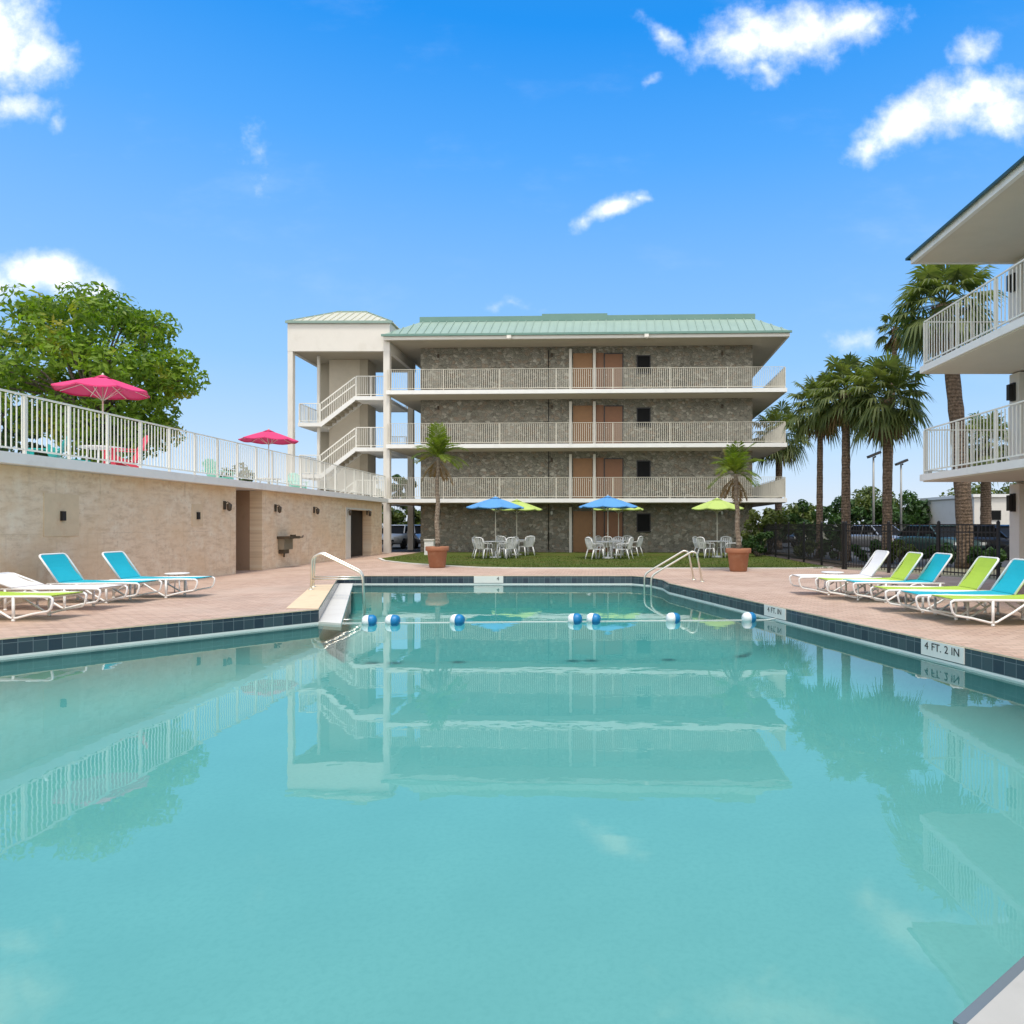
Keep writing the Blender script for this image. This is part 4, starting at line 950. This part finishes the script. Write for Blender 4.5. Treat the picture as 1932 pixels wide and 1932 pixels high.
def leaf_cloud(mb, c, rad, n, size, rg, flat=.0):
    for i in range(n):
        while True:
            v = Vector((rg.uniform(-1, 1), rg.uniform(-1, 1), rg.uniform(-1, 1)))
            if .15 < v.length < 1: break
        v = v.normalized() * v.length ** .5
        p = Vector(c) + Vector((v.x * rad[0], v.y * rad[1], v.z * rad[2]))
        nrm = (v + Vector((rg.gauss(0, .7), rg.gauss(0, .7), rg.gauss(.5, .6)))).normalized()
        a = nrm.cross(Vector((rg.gauss(0, 1), rg.gauss(0, 1), rg.gauss(0, 1)))).normalized(); b = nrm.cross(a); s = size * rg.uniform(.6, 1.25)
        q = p + nrm * .06 * s
        mb.add([p - a * s, p + b * s * .42 + nrm * s * .12, p + a * s, p - b * s * .42 + nrm * s * .12], [(0, 1, 2, 3)])
def broad_tree(x, y, h, cx, cz, rx, rz, ncl, nl, ls, mat, label, seed, cat='tree', name='broadleaf_tree', group=None, zlow=None, clr=1.0):
    rg = random.Random(seed); t = thing(name, (x, y, 0), label, cat, group)
    tk = MB(); base = Vector((x, y, 0)); fork = Vector((x + (cx - x) * .3, y, cz - rz * .55))
    tk.tube([base, (base + fork) / 2 + Vector((.1, 0, 0)), fork], [rx * .075, rx * .055, rx * .045], 10)
    cl = MB()
    for i in range(ncl):
        while True:
            v = Vector((rg.uniform(-1, 1), rg.uniform(-1, 1), rg.uniform(-1, 1)))
            if v.length < 1: break
        v = v.normalized() * v.length ** .55
        k = 1 - .25 * max(0, -v.z)
        c = Vector((cx + v.x * rx * k, y + v.y * rx * .8, cz + v.z * rz)); r = rg.uniform(.17, .27) * rx * clr
        leaf_cloud(cl, c, (r, r, r * .72), nl, ls, rg)
        if i % 2 == 0 and v.length > .4:
            m = fork + (c - fork) * .5 + Vector((0, 0, .12 * rz)); tk.tube([fork, m, c], [rx * .022, rx * .012, rx * .005], 6, False)
    tk.build('trunk', BARK, t); cl.build('crown', mat, t)
    return t
broad_tree(uppx(172, 27), 27, 11, uppx(172, 27), 7.25, 3.65, 3.3, 128, 140, .15, TREE_L, 'large leafy tree with yellow green crown behind the roof terrace', 31, clr=.95)
broad_tree(uppx(-15, 29), 29, 10, uppx(-25, 29), 6.0, 2.4, 2.9, 36, 110, .17, DARK_L, 'darker tree cut by the left picture edge behind the terrace', 33)
def shrub(px, Y, topy, wpx, mat, label, seed, nl=60, name='shrub', z0=0.0, ls=.12, group='shrubs and bushes beyond the fence'):
    rg = random.Random(seed); x = uppx(px, Y); h = ph_(topy, Y); w = wpx * Y / F / 2
    t = thing(name, (x, Y, z0), label, 'shrub', group); cl = MB(); st = MB()
    n = max(8, int(14 * max(1, w / .8)))
    for i in range(n):
        a = rg.uniform(0, 6.28); r = w * rg.random() ** .5; zz = z0 + .15 * h + (h * .80) * rg.random() ** .7 * (1 - .35 * (r / w) ** 2)
        c = (x + r * math.cos(a), Y + .7 * r * math.sin(a), zz); q = max(.16, .24 * min(w, h)); leaf_cloud(cl, c, (q, q, q * .85), nl, ls, rg); st.tube([(x + .1 * math.cos(a), Y + .1 * math.sin(a), z0), c], [.02, .008], 5, False)
    st.build('stem', BARK, t); cl.build('foliage', mat, t)
SH = [(1450, 33.5, 945, 95, OLIVE_L, 'broad olive green bush at the right corner of the stone building', .13), (1512, 36, 938, 80, DARK_L, 'dark round bush between the stone building and the first palm', .13), (1585, 52, 935, 90, DARK_L, 'dark bush in the distance left of the first light pole', .2),
      (1640, 60, 918, 120, OLIVE_L, 'far olive bush right behind the first light pole', .24), (1700, 58, 930, 120, DARK_L, 'far dark bush behind the second light pole', .24), (1765, 62, 942, 120, OLIVE_L, 'far low bush seen left of the tall leaning trunk', .24),
      (1820, 64, 948, 120, DARK_L, 'far dark bush behind the thick leaning trunk', .24), (1500, 60, 950, 110, OLIVE_L, 'far bush at the horizon between building and palms', .24), (1880, 70, 912, 200, OLIVE_L, 'far tall bush above the pale low building', .3),
      (1432, 31.5, 1000, 60, DARK_L, 'low dark shrub inside the fence corner by the lawn', .1), (1530, 29.6, 1008, 60, OLIVE_L, 'low shrub behind the fence left of the middle palm', .1), (1575, 29.2, 1012, 45, DARK_L, 'small dark shrub at the foot of the middle palm', .1), (1640, 27.4, 1020, 55, DARK_L, 'small dark shrub between the middle and right palm trunks', .1),
      (1705, 26.0, 1020, 60, OLIVE_L, 'small olive shrub right of the broad crowned palm foot', .1), (1770, 25.0, 1025, 60, DARK_L, 'low dark shrub left of the thick trunk behind lime lounger', .1), (1860, 23.0, 1030, 70, DARK_L, 'low dark shrub right of the thick trunk near the balcony block', .1)]
for i, s in enumerate(SH): shrub(*s[:6], seed=50 + i, ls=s[6], nl=60 if s[1] > 40 else 80)
for i, (px, Y, ty, w, m, lab) in enumerate([(738, 52, 952, 60, OLIVE_L, 'bush seen under the left end of the walkway beside the pool wing'), (775, 50, 950, 55, OLIVE_L, 'olive bush seen under the walkway behind the parked cars'), (820, 56, 940, 70, DARK_L, 'dark bush hidden behind the stone building corner'),
        (455, 60, 872, 110, OLIVE_L, 'far treetop over the terrace between the two pink parasols'), (700, 62, 890, 60, DARK_L, 'far bush seen through the open stair tower bottom'), (760, 60, 880, 60, DARK_L, 'far dark bush seen through the open walkway end')]):
    shrub(px, Y, ty, w, m, lab, 90 + i, 70, ls=.2, group='bushes behind the buildings')

# ------------------------------------------------------------------ black fence
fence_pts = [((8.0, 35.5), (8.0, 22.6)), ((8.0, 22.6), (10.25, 17.6))]
def picket_fence(a, b, label):
    t = thing('metal_fence', (a[0], a[1], 0), label, 'fence', 'black picket fence runs')
    a, b = Vector((*a, 0)), Vector((*b, 0)); L = (b - a).length; d = (b - a) / L; h = 1.48
    pk = MB(); n = round(L / .115)
    for i in range(n + 1):
        p = a + d * (L * i / n); pk.bar((p.x, p.y, .08), (p.x, p.y, h - .02), .016, .016, (d.x, d.y, 0))
    for z in (.16, h - .22, h - .02): pk.bar(a + Vector((0, 0, z)), b + Vector((0, 0, z)), .03, .035)
    pk.build('picket_panel', BLACK, t)
    m = round(L / 2.0)
    for i in range(m + 1):
        p = a + d * (L * i / m); q = MB(); q.bar((p.x, p.y, 0), (p.x, p.y, h + .05), .065, .065, (d.x, d.y, 0)); q.lathe([(.045, h + .05), (.045, h + .065), (0, h + .10)], (p.x, p.y, 0), 4); q.build('post', BLACK, t)
picket_fence((8.0, 35.5), (8.0, 22.6), 'black metal picket fence run along the right side of the lawn')
picket_fence((8.06, 22.5), (10.2, 17.6), 'black metal picket fence run behind the right row of loungers')

# ------------------------------------------------------------------ cars
def car(x, y, rz, paint, label, h=1.48):
    t = thing('parked_car', (0, 0, 0), label, 'car', 'parked cars')
    P = [(-2.2, .42, .55, .74), (-2.12, .36, .82, .80), (-1.5, .30, .92, .86), (-.8, .28, .95, .88), (.8, .28, .94, .88), (1.3, .30, .90, .87), (2.0, .36, .74, .80), (2.22, .44, .58, .68)]
    m = MB(); vs, fs = [], []
    for (px, zl, zh, w) in P:
        for (yy2, zz) in ((-w * .94, zl), (-w, lerp(zl, zh, .5)), (-w * .93, zh), (0, zh + .03), (w * .93, zh), (w, lerp(zl, zh, .5)), (w * .94, zl), (0, zl - .02)): vs.append((px, yy2, zz))
    for i in range(len(P) - 1):
        for k in range(8): k2 = (k + 1) % 8; fs.append((i * 8 + k, (i + 1) * 8 + k, (i + 1) * 8 + k2, i * 8 + k2))
    fs += [tuple(range(8)), tuple(reversed(range((len(P) - 1) * 8, len(P) * 8)))]
    m.add(vs, fs, True); body = m.build('body', paint, t)
    def cabin(q, w0, w1, zb, zt): 
        a = [(q[0], -w0, zb), (q[3], -w0, zb), (q[3], w0, zb), (q[0], w0, zb), (q[1], -w1, zt), (q[2], -w1, zt), (q[2], w1, zt), (q[1], w1, zt)]
        return MB().add(a, [(0, 3, 2, 1), (4, 5, 6, 7), (0, 1, 5, 4), (1, 2, 6, 5), (2, 3, 7, 6), (3, 0, 4, 7)])
    cabin((-1.75, -1.15, .35, 1.15), .80, .64, .93, h - .03).build('window', GLASS, t)
    rf = cabin((-1.25, -1.1, .38, .5), .67, .60, h - .06, h); 
    for s in (-1, 1):
        for (xa, xb) in ((-1.76, -1.15), (1.16, .36), (-.25, -.28)): rf.bar((xa, s * .805, .94), (xb, s * .645, h - .03), .06, .05)
    rf.build('roof', paint, t)
    for cx in (-1.35, 1.35):
        for s in (-1, 1):
            w = MB().lathe([(.2, -.1), (.30, -.1), (.325, -.06), (.325, .06), (.30, .1), (.2, .1)], (cx, s * .80, .325), 22, axis='y').build('wheel', TYRE, t)
            MB().lathe([(.0, -.085), (.19, -.095), (.205, -.09), (.205, .09), (.19, .095), (0, .085)], (cx, s * .80, .325), 12, axis='y').build('rim', STEEL, w)
    for s in (-1, 1):
        MB().box(2.10, 2.20, s * .62 - .14, s * .62 + .14, .60, .72).build('headlight', LAMPG, t); MB().box(-2.19, -2.10, s * .64 - .12, s * .64 + .12, .62, .80).build('tail_light', TAILR, t)
        MB().box(.55, .75, s * .93 - .07, s * .93 + .07, .95, 1.06).build('mirror', paint, t)
    MB().box(2.16, 2.235, -.5, .5, .46, .57).build('grille', BLACK, t)
    t.location = (x, y, -.016); t.rotation_euler = (0, 0, rz)
SILV = plain('silver_paint', (.42, .42, .43), .25, .6, var=.03); BLKP = plain('black_car_paint', (.02, .02, .022), .2, var=.1); GRNP = plain('dark_green_paint', (.05, .09, .085), .2, .3, var=.1); WHTP = plain('white_car_paint', (.75, .75, .74), .25, var=.03)
car(uppx(1655, 37), 37, R(-75), SILV, 'silver grey car parked between the middle and right palm trunks')
car(uppx(1768, 31.5), 31.5, R(-80), GRNP, 'dark green car with pale hood parked left of the thick palm trunk')
car(uppx(1880, 30), 30, R(-70), BLKP, 'black car parked right of the thick palm trunk')
car(uppx(1462, 46), 46, R(-85), BLKP, 'black car in shade right of the stone building corner')
car(uppx(748, 43.5), 43.5, R(-90), WHTP, 'white car seen under the walkway next to the pool wing end')
car(uppx(797, 44.5), 44.5, R(-60), SILV, 'silver car seen under the walkway behind the planter')
ub = thing('utility_box', (uppx(811, 33.4), 33.4, .006), 'small white box by the stone wall behind the left planter', 'utility box')
X = uppx(811, 33.4); MB().box(X - .22, X + .22, 33.2, 33.6, .006, .70).build('housing', WHITE, ub); MB().box(X - .25, X + .25, 33.17, 33.63, .70, .76).build('lid', CREAM, ub)

# ------------------------------------------------------------------ light poles and low far building
def light_pole(px, Y, topy, label):
    x = uppx(px, Y); h = ph_(topy, Y); t = thing('street_lamp', (x, Y, 0), label, 'street lamp', 'parking lot light poles')
    MB().tube([(x, Y, 0), (x, Y, h)], [.085, .06], 10).build('pole', plain('pole_grey', (.30, .29, .26), .5, .3), t); MB().box(x - .2, x + .2, Y - .2, Y + .2, 0, .5).build('footing', CONC, t)
    MB().tube([(x, Y, h - .05), (x + .15, Y, h + .02)], .05, 6).build('arm', DARKM, t)
    MB().bar((x - .35, Y, h - .02), (x + .42, Y, h + .3), .38, .16).build('lamp_head', DARKM, t)
light_pole(1648, 44, 862, 'light pole with tilted dark lamp head left of the broad crowned palm'); light_pole(1700, 48, 876, 'light pole right of the broad crowned palm trunk')
fb = thing('far_building', (uppx(1880, 50), 52, 0), 'low pale building with one dark window beyond the parking lot', 'building')
xa, xb = uppx(1838, 50), uppx(2010, 50); hh = ph_(938, 50)
MB().box(xa, xb, 50, 58, -.02, hh).build('wall', CREAM, fb); MB().box(xa - .15, xb + .15, 49.85, 58.1, hh, hh + .22).build('roof', WHITE, fb)
xw = uppx(1875, 50); zw = ph_(972, 50); f = MB().box(xw - .5, xw + .5, 49.94, 50.02, zw - .35, zw + .35).build('window', DARKM, fb); MB().box(xw - .44, xw + .44, 49.92, 49.938, zw - .29, zw + .29).build('pane', GLASS, f)
